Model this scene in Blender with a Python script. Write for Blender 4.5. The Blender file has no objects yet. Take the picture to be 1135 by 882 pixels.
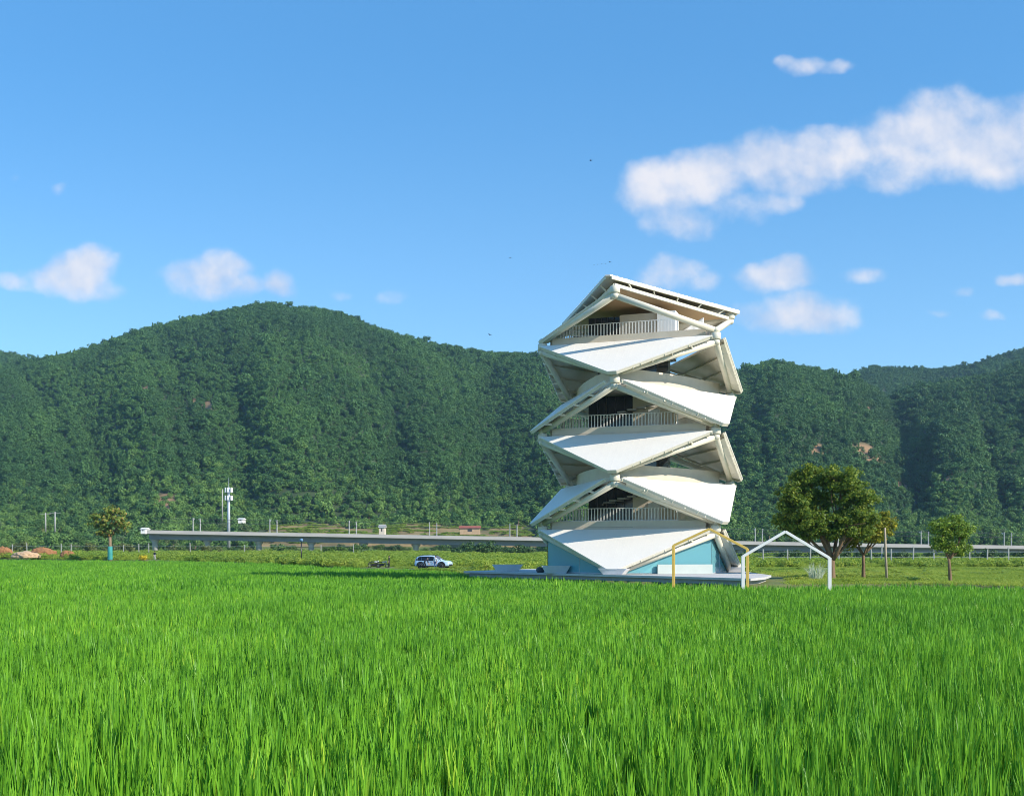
import bpy, bmesh, math, random
import numpy as np
from mathutils import Vector, Matrix, noise as mnoise

random.seed(7); RNG = np.random.default_rng(11)
C = bpy.context.scene.collection
R = math.radians
F = 1200.0            # focal length in photograph pixels (1135 wide)
HZ = 612.0            # row of the horizon
H = 2.2               # camera height

# ------------------------------------------------------------------ camera, sky, sun, exposure
scene = bpy.context.scene
cam_d = bpy.data.cameras.new('camera'); cam = bpy.data.objects.new('camera', cam_d); C.objects.link(cam)
cam.location = (0, 0, H); cam.rotation_euler = (R(90), 0, 0)
cam_d.sensor_width = 36; cam_d.lens = 36*F/1135.0
cam_d.shift_y = (HZ-441.0)/1135.0
cam_d.clip_start = 0.2; cam_d.clip_end = 12000
scene.camera = cam

SUN_AZ, SUN_EL = 121.0, 31.0
sd = Vector((math.sin(R(SUN_AZ))*math.cos(R(SUN_EL)), math.cos(R(SUN_AZ))*math.cos(R(SUN_EL)), math.sin(R(SUN_EL))))
sun_d = bpy.data.lights.new('sun', 'SUN'); sun = bpy.data.objects.new('sun', sun_d); C.objects.link(sun)
sun_d.energy = 4.2; sun_d.angle = R(0.5); sun_d.color = (1.0, 0.90, 0.76)
sun.rotation_euler = sd.to_track_quat('Z', 'Y').to_euler(); sun.location = (60, -40, 60)

scene.view_settings.view_transform = 'Standard'; scene.view_settings.look = 'None'
scene.view_settings.gamma = 1.0; scene.view_settings.exposure = 0.62; scene.view_settings.use_curve_mapping = False
scene.cycles.max_bounces = 6; scene.cycles.transparent_max_bounces = 8
scene.cycles.volume_bounces = 0; scene.cycles.filter_width = 1.0

def build_world():
    w = bpy.data.worlds.new('World'); scene.world = w; w.use_nodes = True
    nt = w.node_tree; nt.nodes.clear(); N = nt.nodes; L = nt.links
    out = N.new('ShaderNodeOutputWorld'); bg = N.new('ShaderNodeBackground')
    bg.inputs['Strength'].default_value = 0.108
    sky = N.new('ShaderNodeTexSky'); sky.sky_type = 'NISHITA'; sky.sun_disc = False
    sky.sun_elevation = R(SUN_EL); sky.sun_rotation = R(SUN_AZ)
    sky.air_density = 1.0; sky.dust_density = 0.0; sky.ozone_density = 2.2; sky.altitude = 200
    # clouds: blobs in direction space (u = x/y, v = z/y), edges broken up by noise
    tc = N.new('ShaderNodeTexCoord'); sep = N.new('ShaderNodeSeparateXYZ'); L.new(tc.outputs['Generated'], sep.inputs[0])
    def M(op, a, b=None, c=None, clamp=False):
        n = N.new('ShaderNodeMath'); n.operation = op; n.use_clamp = clamp
        for k, v in enumerate((a, b, c)):
            if v is None: continue
            if isinstance(v, (int, float)): n.inputs[k].default_value = v
            else: L.new(v, n.inputs[k])
        return n.outputs[0]
    yy = M('MAXIMUM', sep.outputs['Y'], 0.02)
    u = M('DIVIDE', sep.outputs['X'], yy); v = M('DIVIDE', sep.outputs['Z'], yy)
    hs = N.new('ShaderNodeHueSaturation'); hs.inputs['Saturation'].default_value = 1.25
    hs.inputs['Hue'].default_value = 0.497; hs.inputs['Value'].default_value = 1.25
    L.new(sky.outputs[0], hs.inputs['Color'])
    tone = N.new('ShaderNodeMix'); tone.data_type = 'RGBA'; tone.blend_type = 'MULTIPLY'; tone.inputs[0].default_value = 1.0; L.new(hs.outputs[0], tone.inputs[6]); tone.inputs[7].default_value = (.84, .95, 1.0, 1)
    air = N.new('ShaderNodeMix'); air.data_type = 'RGBA'; air.inputs[0].default_value = .45; L.new(tone.outputs[2], air.inputs[6]); el = N.new('ShaderNodeMapRange'); el.interpolation_type = 'SMOOTHSTEP'; L.new(v, el.inputs[0]); el.inputs[1].default_value = .08; el.inputs[2].default_value = .48
    grad = N.new('ShaderNodeMix'); grad.data_type = 'RGBA'; L.new(el.outputs[0], grad.inputs[0]); grad.inputs[6].default_value = (2.1, 4.0, 6.1, 1); grad.inputs[7].default_value = (.82, 2.7, 5.5, 1); L.new(grad.outputs[2], air.inputs[7])
    cmb = N.new('ShaderNodeCombineXYZ'); L.new(u, cmb.inputs[0]); L.new(v, cmb.inputs[1])
    def noise(vec, scale, detail=5, rough=0.55, off=(0,0,0)):
        ad = N.new('ShaderNodeVectorMath'); ad.operation = 'ADD'; L.new(vec, ad.inputs[0]); ad.inputs[1].default_value = off
        n = N.new('ShaderNodeTexNoise'); n.inputs['Scale'].default_value = scale; n.inputs['Detail'].default_value = detail
        n.inputs['Roughness'].default_value = rough; L.new(ad.outputs[0], n.inputs['Vector']); return n
    n1 = noise(cmb.outputs[0], 13, 4)
    sub = N.new('ShaderNodeVectorMath'); sub.operation = 'SUBTRACT'; L.new(n1.outputs['Color'], sub.inputs[0]); sub.inputs[1].default_value = (.5,.5,.5)
    scl = N.new('ShaderNodeVectorMath'); scl.operation = 'SCALE'; L.new(sub.outputs[0], scl.inputs[0]); scl.inputs['Scale'].default_value = 0.035
    wv = N.new('ShaderNodeVectorMath'); wv.operation = 'ADD'; L.new(cmb.outputs[0], wv.inputs[0]); L.new(scl.outputs[0], wv.inputs[1])
    # (px, py, half width, half height, strength)
    blobs = [(735,205,38,26,1),(770,195,40,24,1),(800,190,38,26,.9),(855,180,45,26,1),(905,172,50,24,1),(945,165,30,20,.8),
             (1000,155,42,30,1),(1050,145,55,36,1.05),(1100,160,60,36,1.05),(1160,155,60,40,1),(1030,180,60,26,.8),(755,238,44,26,.55),(815,225,55,22,.5),(865,225,28,15,.6),(880,200,60,20,.6),(990,190,50,24,.6),
             (745,300,28,18,.75),(735,310,24,18,.6),(770,310,24,14,.5),
             (860,305,42,16,.8),(845,300,25,13,.7),(880,348,56,20,.95),(915,352,32,18,.8),(850,340,30,14,.6),(960,306,28,12,.5),
             (890,74,34,10,.5),(870,70,18,8,.5),(925,74,24,8,.35),
             (1125,310,22,8,.5),(1065,326,14,8,.4),(1095,349,22,7,.45),(1040,350,18,6,.2),
             (90,300,34,22,1),(105,290,24,20,.9),(55,306,34,16,.8),(12,312,30,11,.6),(120,318,26,16,.6),
             (235,305,34,22,1),(215,297,28,15,.8),(262,320,30,14,.8),(308,316,18,16,.7),(315,308,14,12,.5),
             (435,326,22,10,.35),(378,320,20,9,.2),(65,208,14,10,.15),(20,200,12,8,.12)]
    total = None; low = None
    for (px, py, a, b, s) in blobs:
        uv = ((px-567.5)/F, (HZ-py)/F, 0)
        s1 = N.new('ShaderNodeVectorMath'); s1.operation = 'SUBTRACT'; L.new(wv.outputs[0], s1.inputs[0]); s1.inputs[1].default_value = uv
        s2 = N.new('ShaderNodeVectorMath'); s2.operation = 'MULTIPLY'; L.new(s1.outputs[0], s2.inputs[0]); s2.inputs[1].default_value = (F/a/1.42, F/b/1.42, 0)
        ln = N.new('ShaderNodeVectorMath'); ln.operation = 'DOT_PRODUCT'; L.new(s2.outputs[0], ln.inputs[0]); L.new(s2.outputs[0], ln.inputs[1])
        e = M('MAXIMUM', M('SUBTRACT', s, ln.outputs['Value']), -1.0)
        total = e if total is None else M('SMOOTH_MAX', total, e, 0.2)
    fb = noise(cmb.outputs[0], 21, 9, 0.56)
    fb2 = noise(cmb.outputs[0], 21, 9, 0.56, (-0.006, -0.009, 0))
    dens = M('ADD', total, M('MULTIPLY', M('SUBTRACT', fb.outputs['Fac'], 0.5), 1.7))
    gate = M('MULTIPLY', M('ADD', total, 0.30), 2.2, clamp=True)
    mr = N.new('ShaderNodeMapRange'); mr.interpolation_type = 'SMOOTHSTEP'; L.new(dens, mr.inputs[0])
    mr.inputs[1].default_value = -0.12; mr.inputs[2].default_value = 1.1; mr.inputs[3].default_value = 0; mr.inputs[4].default_value = 0.88
    alpha = M('MULTIPLY', mr.outputs[0], gate)
    n3 = noise(wv.outputs[0], 9, 3, .5); n4 = noise(wv.outputs[0], 9, 3, .5, (-.016, -.024, 0)); broad_ = M('MULTIPLY', M('SUBTRACT', n3.outputs['Fac'], n4.outputs['Fac']), 3.0)
    shade = M('ADD', M('ADD', 0.62, broad_), M('MULTIPLY', M('SUBTRACT', fb2.outputs['Fac'], fb.outputs['Fac']), -2.0), clamp=True)
    cr = N.new('ShaderNodeMix'); cr.data_type = 'RGBA'; L.new(shade, cr.inputs[0])
    cr.inputs[6].default_value = (3.5, 4.1, 5.3, 1); cr.inputs[7].default_value = (5.85, 5.65, 5.75, 1)
    mx = N.new('ShaderNodeMix'); mx.data_type = 'RGBA'; L.new(alpha, mx.inputs[0]); L.new(air.outputs[2], mx.inputs[6]); L.new(cr.outputs[2], mx.inputs[7])
    L.new(mx.outputs[2], bg.inputs['Color']); L.new(bg.outputs[0], out.inputs['Surface'])
build_world()

# ------------------------------------------------------------------ helpers
def at(px, d, z=None, py=None):
    X = (px-567.5)*d/F
    if z is None: z = H + (HZ-py)*d/F
    return Vector((X, d, z))
def pxof(X, d): return 567.5 + F*X/np.maximum(d, 4.0)

def props(o, label=None, cat=None, group=None, kind=None):
    if label: o['label'] = label
    if cat: o['category'] = cat
    if group: o['group'] = group
    if kind: o['kind'] = kind
    return o
def empty(name, loc, rz=0.0, label=None, cat=None, group=None):
    o = bpy.data.objects.new(name, None); C.objects.link(o); o.location = loc; o.rotation_euler = (0, 0, rz); o.empty_display_size = .3
    return props(o, label, cat, group)
def copy_tree(o, parent=None):
    c = o.copy(); C.objects.link(c)
    if parent is not None: c.parent = parent
    for ch in list(o.children): copy_tree(ch, c)
    return c

class MB:
    def __init__(s): s.v = []; s.f = []; s.m = []
    def add(s, vs, fs, mi=0):
        b = len(s.v); s.v += [tuple(p) for p in vs]; s.f += [tuple(i+b for i in f) for f in fs]; s.m += [mi]*len(fs); return s
    def box(s, c, size, rz=0.0, mi=0, M=None):
        hx, hy, hz = size[0]/2, size[1]/2, size[2]/2
        vs = [Vector((x, y, z)) for z in (-hz, hz) for y in (-hy, hy) for x in (-hx, hx)]
        m = (Matrix.Rotation(rz, 3, 'Z') if M is None else M); c = Vector(c)
        return s.add([m @ v + c for v in vs], [(0,2,3,1),(4,5,7,6),(0,1,5,4),(2,6,7,3),(0,4,6,2),(1,3,7,5)], mi)
    def bar(s, p0, p1, w, h, up=(0,0,1), mi=0):
        p0, p1 = Vector(p0), Vector(p1); t = p1-p0; ln = t.length
        if ln < 1e-5: return s
        t.normalize(); u = Vector(up); u = u - t*u.dot(t)
        if u.length < 1e-4: u = Vector((0,1,0)) - t*t.y
        u.normalize(); sdv = t.cross(u)
        m = Matrix((t, sdv, u)).transposed()
        return s.box((p0+p1)/2, (ln, w, h), M=m, mi=mi)
    def tube(s, pts, rad, n=10, mi=0, cap=True):
        pts = [Vector(p) for p in pts]
        if isinstance(rad, (int, float)): rad = [rad]*len(pts)
        b0 = []; ref = Vector((0,0,1))
        for i, p in enumerate(pts):
            t = (pts[min(i+1, len(pts)-1)] - pts[max(i-1, 0)]).normalized()
            r_ = ref if abs(t.dot(ref)) < .95 else Vector((1,0,0))
            a = t.cross(r_).normalized(); b = t.cross(a).normalized()
            for k in range(n):
                an = 2*math.pi*k/n; b0.append(p + (a*math.cos(an)+b*math.sin(an))*rad[i])
        fs = []
        for i in range(len(pts)-1):
            for k in range(n):
                fs.append((i*n+k, i*n+(k+1) % n, (i+1)*n+(k+1) % n, (i+1)*n+k))
        if cap: fs += [tuple(range(n-1, -1, -1)), tuple(range((len(pts)-1)*n, len(pts)*n))]
        return s.add(b0, fs, mi)
    def lathe(s, prof, c=(0,0,0), n=20, mi=0, a0=0.0, a1=2*math.pi):
        full = abs(a1-a0-2*math.pi) < 1e-4; cnt = n if full else n+1; c = Vector(c); vs = []
        for (r_, z) in prof:
            for k in range(cnt):
                an = a0+(a1-a0)*k/n; vs.append(c+Vector((r_*math.cos(an), r_*math.sin(an), z)))
        fs = []
        for i in range(len(prof)-1):
            for k in range(n):
                k2 = (k+1) % cnt; fs.append((i*cnt+k, i*cnt+k2, (i+1)*cnt+k2, (i+1)*cnt+k))
        return s.add(vs, fs, mi)
    def prism(s, poly, ext, mi=0):
        p = [Vector(q) for q in poly]; e = Vector(ext); n = len(p)
        fs = [tuple(range(n)), tuple(range(2*n-1, n-1, -1))] + [(i, i+n, (i+1) % n+n, (i+1) % n) for i in range(n)]
        return s.add(p+[q+e for q in p], fs, mi)
    def build(s, name, mats, parent=None, smooth=False, loc=None, bevel=0.0):
        me = bpy.data.meshes.new(name); me.from_pydata(s.v, [], s.f)
        if not isinstance(mats, (list, tuple)): mats = [mats]
        for m in mats: me.materials.append(m)
        if len(mats) > 1: me.polygons.foreach_set('material_index', s.m)
        bm = bmesh.new(); bm.from_mesh(me); bmesh.ops.recalc_face_normals(bm, faces=bm.faces); bm.to_mesh(me); bm.free()
        if smooth: me.polygons.foreach_set('use_smooth', [True]*len(me.polygons))
        o = bpy.data.objects.new(name, me); C.objects.link(o)
        if parent is not None: o.parent = parent
        if loc is not None: o.location = loc
        if bevel:
            b = o.modifiers.new('bevel', 'BEVEL'); b.width = bevel; b.segments = 2; b.limit_method = 'ANGLE'; b.angle_limit = R(40)
        return o

def mat(name, col, rough=0.6, col2=None, scale=4.0, bump=0.0, metal=0.0, spec=0.5, detail=5, bscale=None, stretch=(1,1,1), sheen=0):
    m = bpy.data.materials.new(name); m.use_nodes = True; nt = m.node_tree; p = nt.nodes['Principled BSDF']
    p.inputs['Roughness'].default_value = rough; p.inputs['Metallic'].default_value = metal; p.inputs['Specular IOR Level'].default_value = spec
    p.inputs['Base Color'].default_value = (*col, 1)
    if col2 is not None or bump:
        tc = nt.nodes.new('ShaderNodeTexCoord'); mp = nt.nodes.new('ShaderNodeMapping'); mp.inputs['Scale'].default_value = stretch
        nt.links.new(tc.outputs['Object'], mp.inputs[0])
    if col2 is not None:
        n = nt.nodes.new('ShaderNodeTexNoise'); n.inputs['Scale'].default_value = scale; n.inputs['Detail'].default_value = detail; n.inputs['Roughness'].default_value = .6
        nt.links.new(mp.outputs[0], n.inputs['Vector'])
        r = nt.nodes.new('ShaderNodeValToRGB'); r.color_ramp.elements[0].position = .32; r.color_ramp.elements[1].position = .68
        r.color_ramp.elements[0].color = (*col, 1); r.color_ramp.elements[1].color = (*col2, 1)
        nt.links.new(n.outputs['Fac'], r.inputs[0]); nt.links.new(r.outputs[0], p.inputs['Base Color'])
    if bump:
        n2 = nt.nodes.new('ShaderNodeTexNoise'); n2.inputs['Scale'].default_value = bscale or scale*3; n2.inputs['Detail'].default_value = 4
        nt.links.new(mp.outputs[0], n2.inputs['Vector'])
        b = nt.nodes.new('ShaderNodeBump'); b.inputs['Strength'].default_value = bump; b.inputs['Distance'].default_value = .05
        nt.links.new(n2.outputs['Fac'], b.inputs['Height']); nt.links.new(b.outputs[0], p.inputs['Normal'])
    return m

def leaf_mat(name, c1, c2, c3=None, trans=0.35, inst=False, rough=0.5):
    """leaf material: colour varies leaf by leaf (and plant by plant when scattered)"""
    m = bpy.data.materials.new(name); m.use_nodes = True; nt = m.node_tree; N = nt.nodes; L = nt.links
    p = N['Principled BSDF']; p.inputs['Roughness'].default_value = rough; p.inputs['Specular IOR Level'].default_value = .3
    out = N['Material Output']
    geo = N.new('ShaderNodeNewGeometry')
    r = N.new('ShaderNodeValToRGB'); e = r.color_ramp.elements
    e[0].color = (*c1, 1); e[1].color = (*c2, 1)
    if c3: x = e.new(.82); x.color = (*c2, 1); e[-1].color = (*c3, 1)
    if inst:
        a = N.new('ShaderNodeAttribute'); a.attribute_type = 'INSTANCER'; a.attribute_name = 'tint'
        mx = N.new('ShaderNodeMath'); mx.operation = 'MULTIPLY_ADD'; mx.inputs[1].default_value = .42
        sc = N.new('ShaderNodeMath'); sc.operation = 'MULTIPLY'; sc.inputs[1].default_value = .58
        L.new(a.outputs['Fac'], sc.inputs[0]); L.new(geo.outputs['Random Per Island'], mx.inputs[0]); L.new(sc.outputs[0], mx.inputs[2]); fac = mx.outputs[0]
    else: fac = geo.outputs['Random Per Island']
    L.new(fac, r.inputs[0]); L.new(r.outputs[0], p.inputs['Base Color'])
    if trans:
        t = N.new('ShaderNodeBsdfTranslucent'); hs = N.new('ShaderNodeHueSaturation'); hs.inputs['Hue'].default_value = .485; hs.inputs['Value'].default_value = 1.25
        L.new(r.outputs[0], hs.inputs['Color']); L.new(hs.outputs[0], t.inputs['Color'])
        s = N.new('ShaderNodeMixShader'); s.inputs[0].default_value = trans; L.new(p.outputs[0], s.inputs[1]); L.new(t.outputs[0], s.inputs[2]); L.new(s.outputs[0], out.inputs['Surface'])
    return m

# ------------------------------------------------------------------ materials
MT = {}
MT['membrane'] = mat('membrane', (.79,.755,.69), .5, (.765,.73,.665), .8, spec=.3)
MT['steel'] = mat('white_steel', (.73,.69,.57), .45, (.66,.62,.50), 2.0, spec=.4)
MT['under'] = mat('panel_back', (.78,.74,.64), .6, (.72,.68,.58), 1.2)
MT['wall'] = mat('beige_render', (.70,.62,.50), .85, (.64,.56,.45), 1.1, bump=.1)
MT['white_wall'] = mat('white_render', (.80,.80,.78), .8, (.76,.76,.74), 1.5)
MT['floor'] = mat('concrete_floor', (.45,.43,.40), .8, (.38,.37,.34), 2)
MT['wood'] = mat('wood_ceiling', (.60,.40,.23), .55, (.52,.33,.18), 3, stretch=(1,8,1))
MT['dark'] = mat('dark_glass_and_shade', (.015,.025,.03), .12, spec=.6)  # real dark panes on the balconies, painted shade on the landings
MT['darkmetal'] = mat('dark_metal', (.05,.05,.055), .5)
MT['conc'] = mat('concrete', (.42,.41,.40), .85, (.33,.33,.32), 1.6, bump=.15)
MT['plaza'] = mat('plaza_paving', (.56,.55,.54), .85, (.47,.46,.45), .9, bump=.1)
MT['planter'] = mat('planter_concrete', (.68,.68,.70), .8, (.58,.58,.60), 1.2)
MT['yellow'] = mat('yellow_paint', (.90,.58,.13), .45, (.84,.53,.11), 2)
MT['white'] = mat('white_paint', (.80,.80,.78), .4, (.76,.76,.74), 2)
MT['bark'] = mat('bark', (.14,.09,.05), .9, (.22,.15,.085), 5, bump=.6, stretch=(1,1,.25))
MT['bark_pale'] = mat('pale_bark', (.27,.20,.12), .9, (.2,.14,.09), 5, bump=.5, stretch=(1,1,.25))
MT['stake'] = mat('stake_wood', (.42,.36,.27), .85, (.34,.28,.2), 3)
MT['soil'] = mat('bare_soil', (.34,.16,.065), .95, (.24,.12,.05), 1.0, bump=.5)
MT['palesoil'] = mat('sandy_soil', (.55,.40,.26), .95, (.46,.31,.18), 1.0, bump=.5)
MT['post'] = mat('post_concrete', (.40,.41,.38), .85, (.32,.33,.31), 3)
MT['bridge'] = mat('bridge_concrete', (.52,.49,.46), .85, (.44,.42,.40), .12, bump=.05)
MT['bridge_dark'] = mat('girder_concrete', (.32,.32,.34), .85, (.26,.26,.28), .15)
MT['pier'] = mat('pier_concrete', (.52,.51,.49), .85, (.44,.43,.41), .3)
MT['galv'] = mat('galvanised', (.48,.53,.57), .5, (.42,.47,.51), 1.5, metal=.2)
MT['tyre'] = mat('rubber', (.02,.02,.02), .85)
MT['rim'] = mat('alloy', (.35,.36,.37), .35, metal=.8)
MT['carpaint_shaded'] = mat('white_car_shade_blue', (.48,.66,.88), .22, spec=.6)  # white car, with the blue of its shaded side put into the colour
MT['carblack'] = mat('black_trim', (.015,.016,.018), .35)
MT['carglass'] = mat('car_glass', (.01,.012,.016), .06, spec=.7)
MT['lamp'] = mat('lamp_glass', (.7,.72,.75), .1)
MT['redlamp'] = mat('tail_lamp', (.4,.02,.02), .2)
MT['skin'] = mat('skin', (.52,.32,.22), .6)
MT['hair'] = mat('hair', (.012,.01,.009), .6)
MT['shirt_white'] = mat('white_cotton', (.78,.78,.82), .9)
MT['jeans'] = mat('blue_denim', (.05,.11,.26), .9)
MT['black_cloth'] = mat('black_cloth', (.018,.018,.022), .9)
MT['grey_cloth'] = mat('grey_cloth', (.45,.47,.52), .9)
MT['dark_cloth'] = mat('navy_cloth', (.025,.03,.05), .9)
MT['wrap'] = mat('turquoise_wrap', (.04,.30,.27), .7, (.03,.24,.23), 3)
MT['bird'] = mat('dark_plumage', (.03,.03,.035), .8)
MT['red_roof'] = mat('red_sheet', (.36,.11,.06), .6, (.28,.09,.05), .6)
MT['teal_sheet'] = mat('green_sheet', (.10,.34,.28), .7)

def glass_mat():
    m = bpy.data.materials.new('teal_glass'); m.use_nodes = True; nt = m.node_tree; N = nt.nodes; L = nt.links
    p = N['Principled BSDF']; p.inputs['Base Color'].default_value = (.24,.57,.65,1); p.inputs['Roughness'].default_value = .12; p.inputs['Specular IOR Level'].default_value = .3
    t = N.new('ShaderNodeBsdfTransparent'); t.inputs[0].default_value = (.45,.78,.85,1)
    s = N.new('ShaderNodeMixShader'); s.inputs[0].default_value = .45; L.new(p.outputs[0], s.inputs[1]); L.new(t.outputs[0], s.inputs[2]); L.new(s.outputs[0], N['Material Output'].inputs['Surface'])
    return m
MT['glass'] = glass_mat()

# ------------------------------------------------------------------ terrain function
def sstep(a, b, x): t = np.clip((x-a)/(b-a), 0, 1); return t*t*(3-2*t)
_perm = RNG.random((64, 64))
def vnoise(x, y):
    xi = np.floor(x).astype(int); yi = np.floor(y).astype(int); fx = x-xi; fy = y-yi
    fx = fx*fx*(3-2*fx); fy = fy*fy*(3-2*fy)
    g = lambda a, b: _perm[a % 64, b % 64]
    return (g(xi,yi)*(1-fx)+g(xi+1,yi)*fx)*(1-fy) + (g(xi,yi+1)*(1-fx)+g(xi+1,yi+1)*fx)*fy
def fbm(x, y, o=4):
    s = 0; a = .5
    for k in range(o): s = s + a*vnoise(x*2**k+k*17.3, y*2**k+k*9.1); a *= .5
    return s

# edge of the rice field: distance along each line of sight
EDGE = np.array([(-900,330),(-300,320),(0,235),(80,215),(180,205),(250,188),(330,168),(420,146),(470,131),(512,118),(517,98.5),(560,93.2),(600,88.7),(660,82.9),(720,77.9),(780,73.5),(832,70.2),(850,71),(920,72.5),(1050,73),(1135,68),(1500,62),(2400,60)], float)
def edge_d(px): return np.interp(px, EDGE[:,0], EDGE[:,1])
def paddy_z(X, d):
    px = pxof(X, d)
    return -0.55 + 0.26*(1-sstep(7, 34, d)) + 0.62*sstep(95, 210, d)*sstep(470, 250, px)
RIDGES = [  # (distance, foot, skyline)
    (1150, 500, [(-900,470),(-300,445),(-100,425),(0,404),(45,397),(60,394),(100,384),(130,374),(160,363),(200,354),(240,346),(270,339),(300,335),(325,339),(350,340),(380,346),(400,354),(420,363),(450,372),(480,379),(520,386),(560,391),(600,396),(640,402),(700,418),(760,440),(830,480),(950,540),(1100,580),(2400,600)]),
    (1000, 500, [(-900,600),(500,590),(620,510),(700,440),(760,420),(820,408),(840,402),(860,399),(890,404),(920,410),(945,415),(975,432),(1010,458),(1060,490),(1135,530),(1300,575),(2400,600)]),
    (1020, 520, [(-900,605),(800,590),(900,500),(950,455),(980,440),(1010,427),(1060,419),(1100,411),(1135,401),(1200,392),(1400,380),(1700,400),(2400,430)]),
    (1500, 900, [(-900,605),(700,560),(850,450),(900,428),(945,413),(965,404),(1000,406),(1040,407),(1075,403),(1100,394),(1135,386),(1250,365),(1500,350),(2400,420)]),
    (1500, 900, [(-900,430),(-300,400),(-100,384),(-30,385),(0,388),(15,390),(40,397),(80,420),(160,470),(260,560),(2400,600)]),
]
def verge(px, d):
    k = np.interp(px, [430, 800], [1.0, .35])
    return 0.05 + k*np.interp(d, [150, 212, 262, 465, 520, 2000], [0, .75, 1.2, 1.6, 6.0, 6.0])
def hill_z(X, d):
    px = pxof(X, d); v = verge(px, d); z = np.array(v, float)
    for i, (dr, d0, sk) in enumerate(RIDGES):
        sk = np.array(sk, float); py = np.interp(px, sk[:,0], sk[:,1]) + 4.5*1150/dr
        zr = np.maximum(H + (HZ-py)*dr/F - 6.0, 0)
        t = (d-d0)/(dr-d0); tt = np.clip(t, 0, 1)
        sh = .55*tt + .45*tt*tt*(3-2*tt)
        sp = (np.abs(vnoise(px*.013+i*7.7+d*.0012, d*.0015+i*3)-.5)*2 - .5)*23 + (np.abs(vnoise(px*.035+i*5.1+d*.004, d*.004+i*3)-.5)*2 - .5)*9 + (fbm(px*.05+40, d*.02)-.45)*10
        zz = 6 + zr*sh + sp*np.sin(np.pi*tt)**.8*np.minimum(zr/90, 1)
        zz = np.where(t > 1, 6+zr - (d-dr)*.22, zz)
        z = np.where(t > 0, np.maximum(z, zz), z)
    tz = 6 + (d-500)*.165 - .9; w = sstep(270,300,px)*(1-sstep(585,615,px))*(1-sstep(560,610,d))*(d >= 500)
    return z*(1-w) + tz*w
# bare clearings among the forest: (px, d, half width px, half depth m)
CLEAR = [(183,585,13,20),(965,720,20,22),(1000,690,10,20),(1045,650,14,10),(232,800,6,26),(215,830,5,16),(955,880,12,14),(160,830,5,12),(905,690,8,12)]
def clear_w(px, d):
    w = np.zeros_like(d, float)
    for (a, b, c, e) in CLEAR:
        q = ((px-a)/c)**2+((d-b)/e)**2; w = np.maximum(w, np.clip(1.6*(1.15-q), 0, 1))
    return w
def ground_z(X, d):
    px = pxof(X, d); inside = d < edge_d(px)
    return np.where(inside, paddy_z(X, d), np.where(d < 500, verge(px, d), hill_z(X, d)))

def sheet(name, ds, ss, zf, material, colf=None):
    S, D = np.meshgrid(ss, ds); X = S*(D+30); Z = zf(X, D)
    n, m = D.shape; vs = np.stack([X, D, Z], -1).reshape(-1, 3)
    idx = np.arange(n*m).reshape(n, m)
    fs = np.stack([idx[:-1,:-1], idx[:-1,1:], idx[1:,1:], idx[1:,:-1]], -1).reshape(-1, 4)
    me = bpy.data.meshes.new(name); me.from_pydata(vs.tolist(), [], fs.tolist()); me.materials.append(material)
    me.polygons.foreach_set('use_smooth', [True]*len(me.polygons))
    if colf is not None:
        a = me.color_attributes.new('soil', 'FLOAT_COLOR', 'POINT'); c = colf(pxof(X, D), D).reshape(-1)
        a.data.foreach_set('color', np.stack([c, c, c, np.ones_like(c)], -1).reshape(-1).astype(np.float32))
    o = bpy.data.objects.new(name, me); C.objects.link(o); o['kind'] = 'structure'; return o

def ground_mat(name, cols, scale, soilcol):
    m = mat(name, cols[0], .95, cols[1], scale, bump=.4); nt = m.node_tree; p = nt.nodes['Principled BSDF']
    src = p.inputs['Base Color'].links[0].from_socket
    a = nt.nodes.new('ShaderNodeAttribute'); a.attribute_name = 'soil'
    mx = nt.nodes.new('ShaderNodeMix'); mx.data_type = 'RGBA'; nt.links.new(a.outputs['Fac'], mx.inputs[0]); nt.links.new(src, mx.inputs[6]); mx.inputs[7].default_value = (*soilcol, 1)
    nt.links.new(mx.outputs[2], p.inputs['Base Color']); return m
dg = np.concatenate([np.linspace(-28, 4, 6), np.linspace(6, 60, 28), np.linspace(61, 130, 60), np.linspace(133, 300, 60), np.linspace(306, 500, 34)])
sheet('ground', dg, np.linspace(-1.25, 1.25, 330), ground_z,
      ground_mat('verge_ground', [(.10,.15,.03),(.17,.17,.05)], .25, (.03,.05,.015)), lambda px, d: (d < edge_d(px)).astype(float))
dh = np.concatenate([np.linspace(500, 1200, 150), np.linspace(1206, 1750, 50)])
sheet('hills', dh, np.linspace(-1.25, 1.25, 420), hill_z, ground_mat('forest_floor', [(.022,.045,.016),(.045,.075,.022)], .05, (.27,.17,.085)), lambda px, d: clear_w(px, d))

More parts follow.
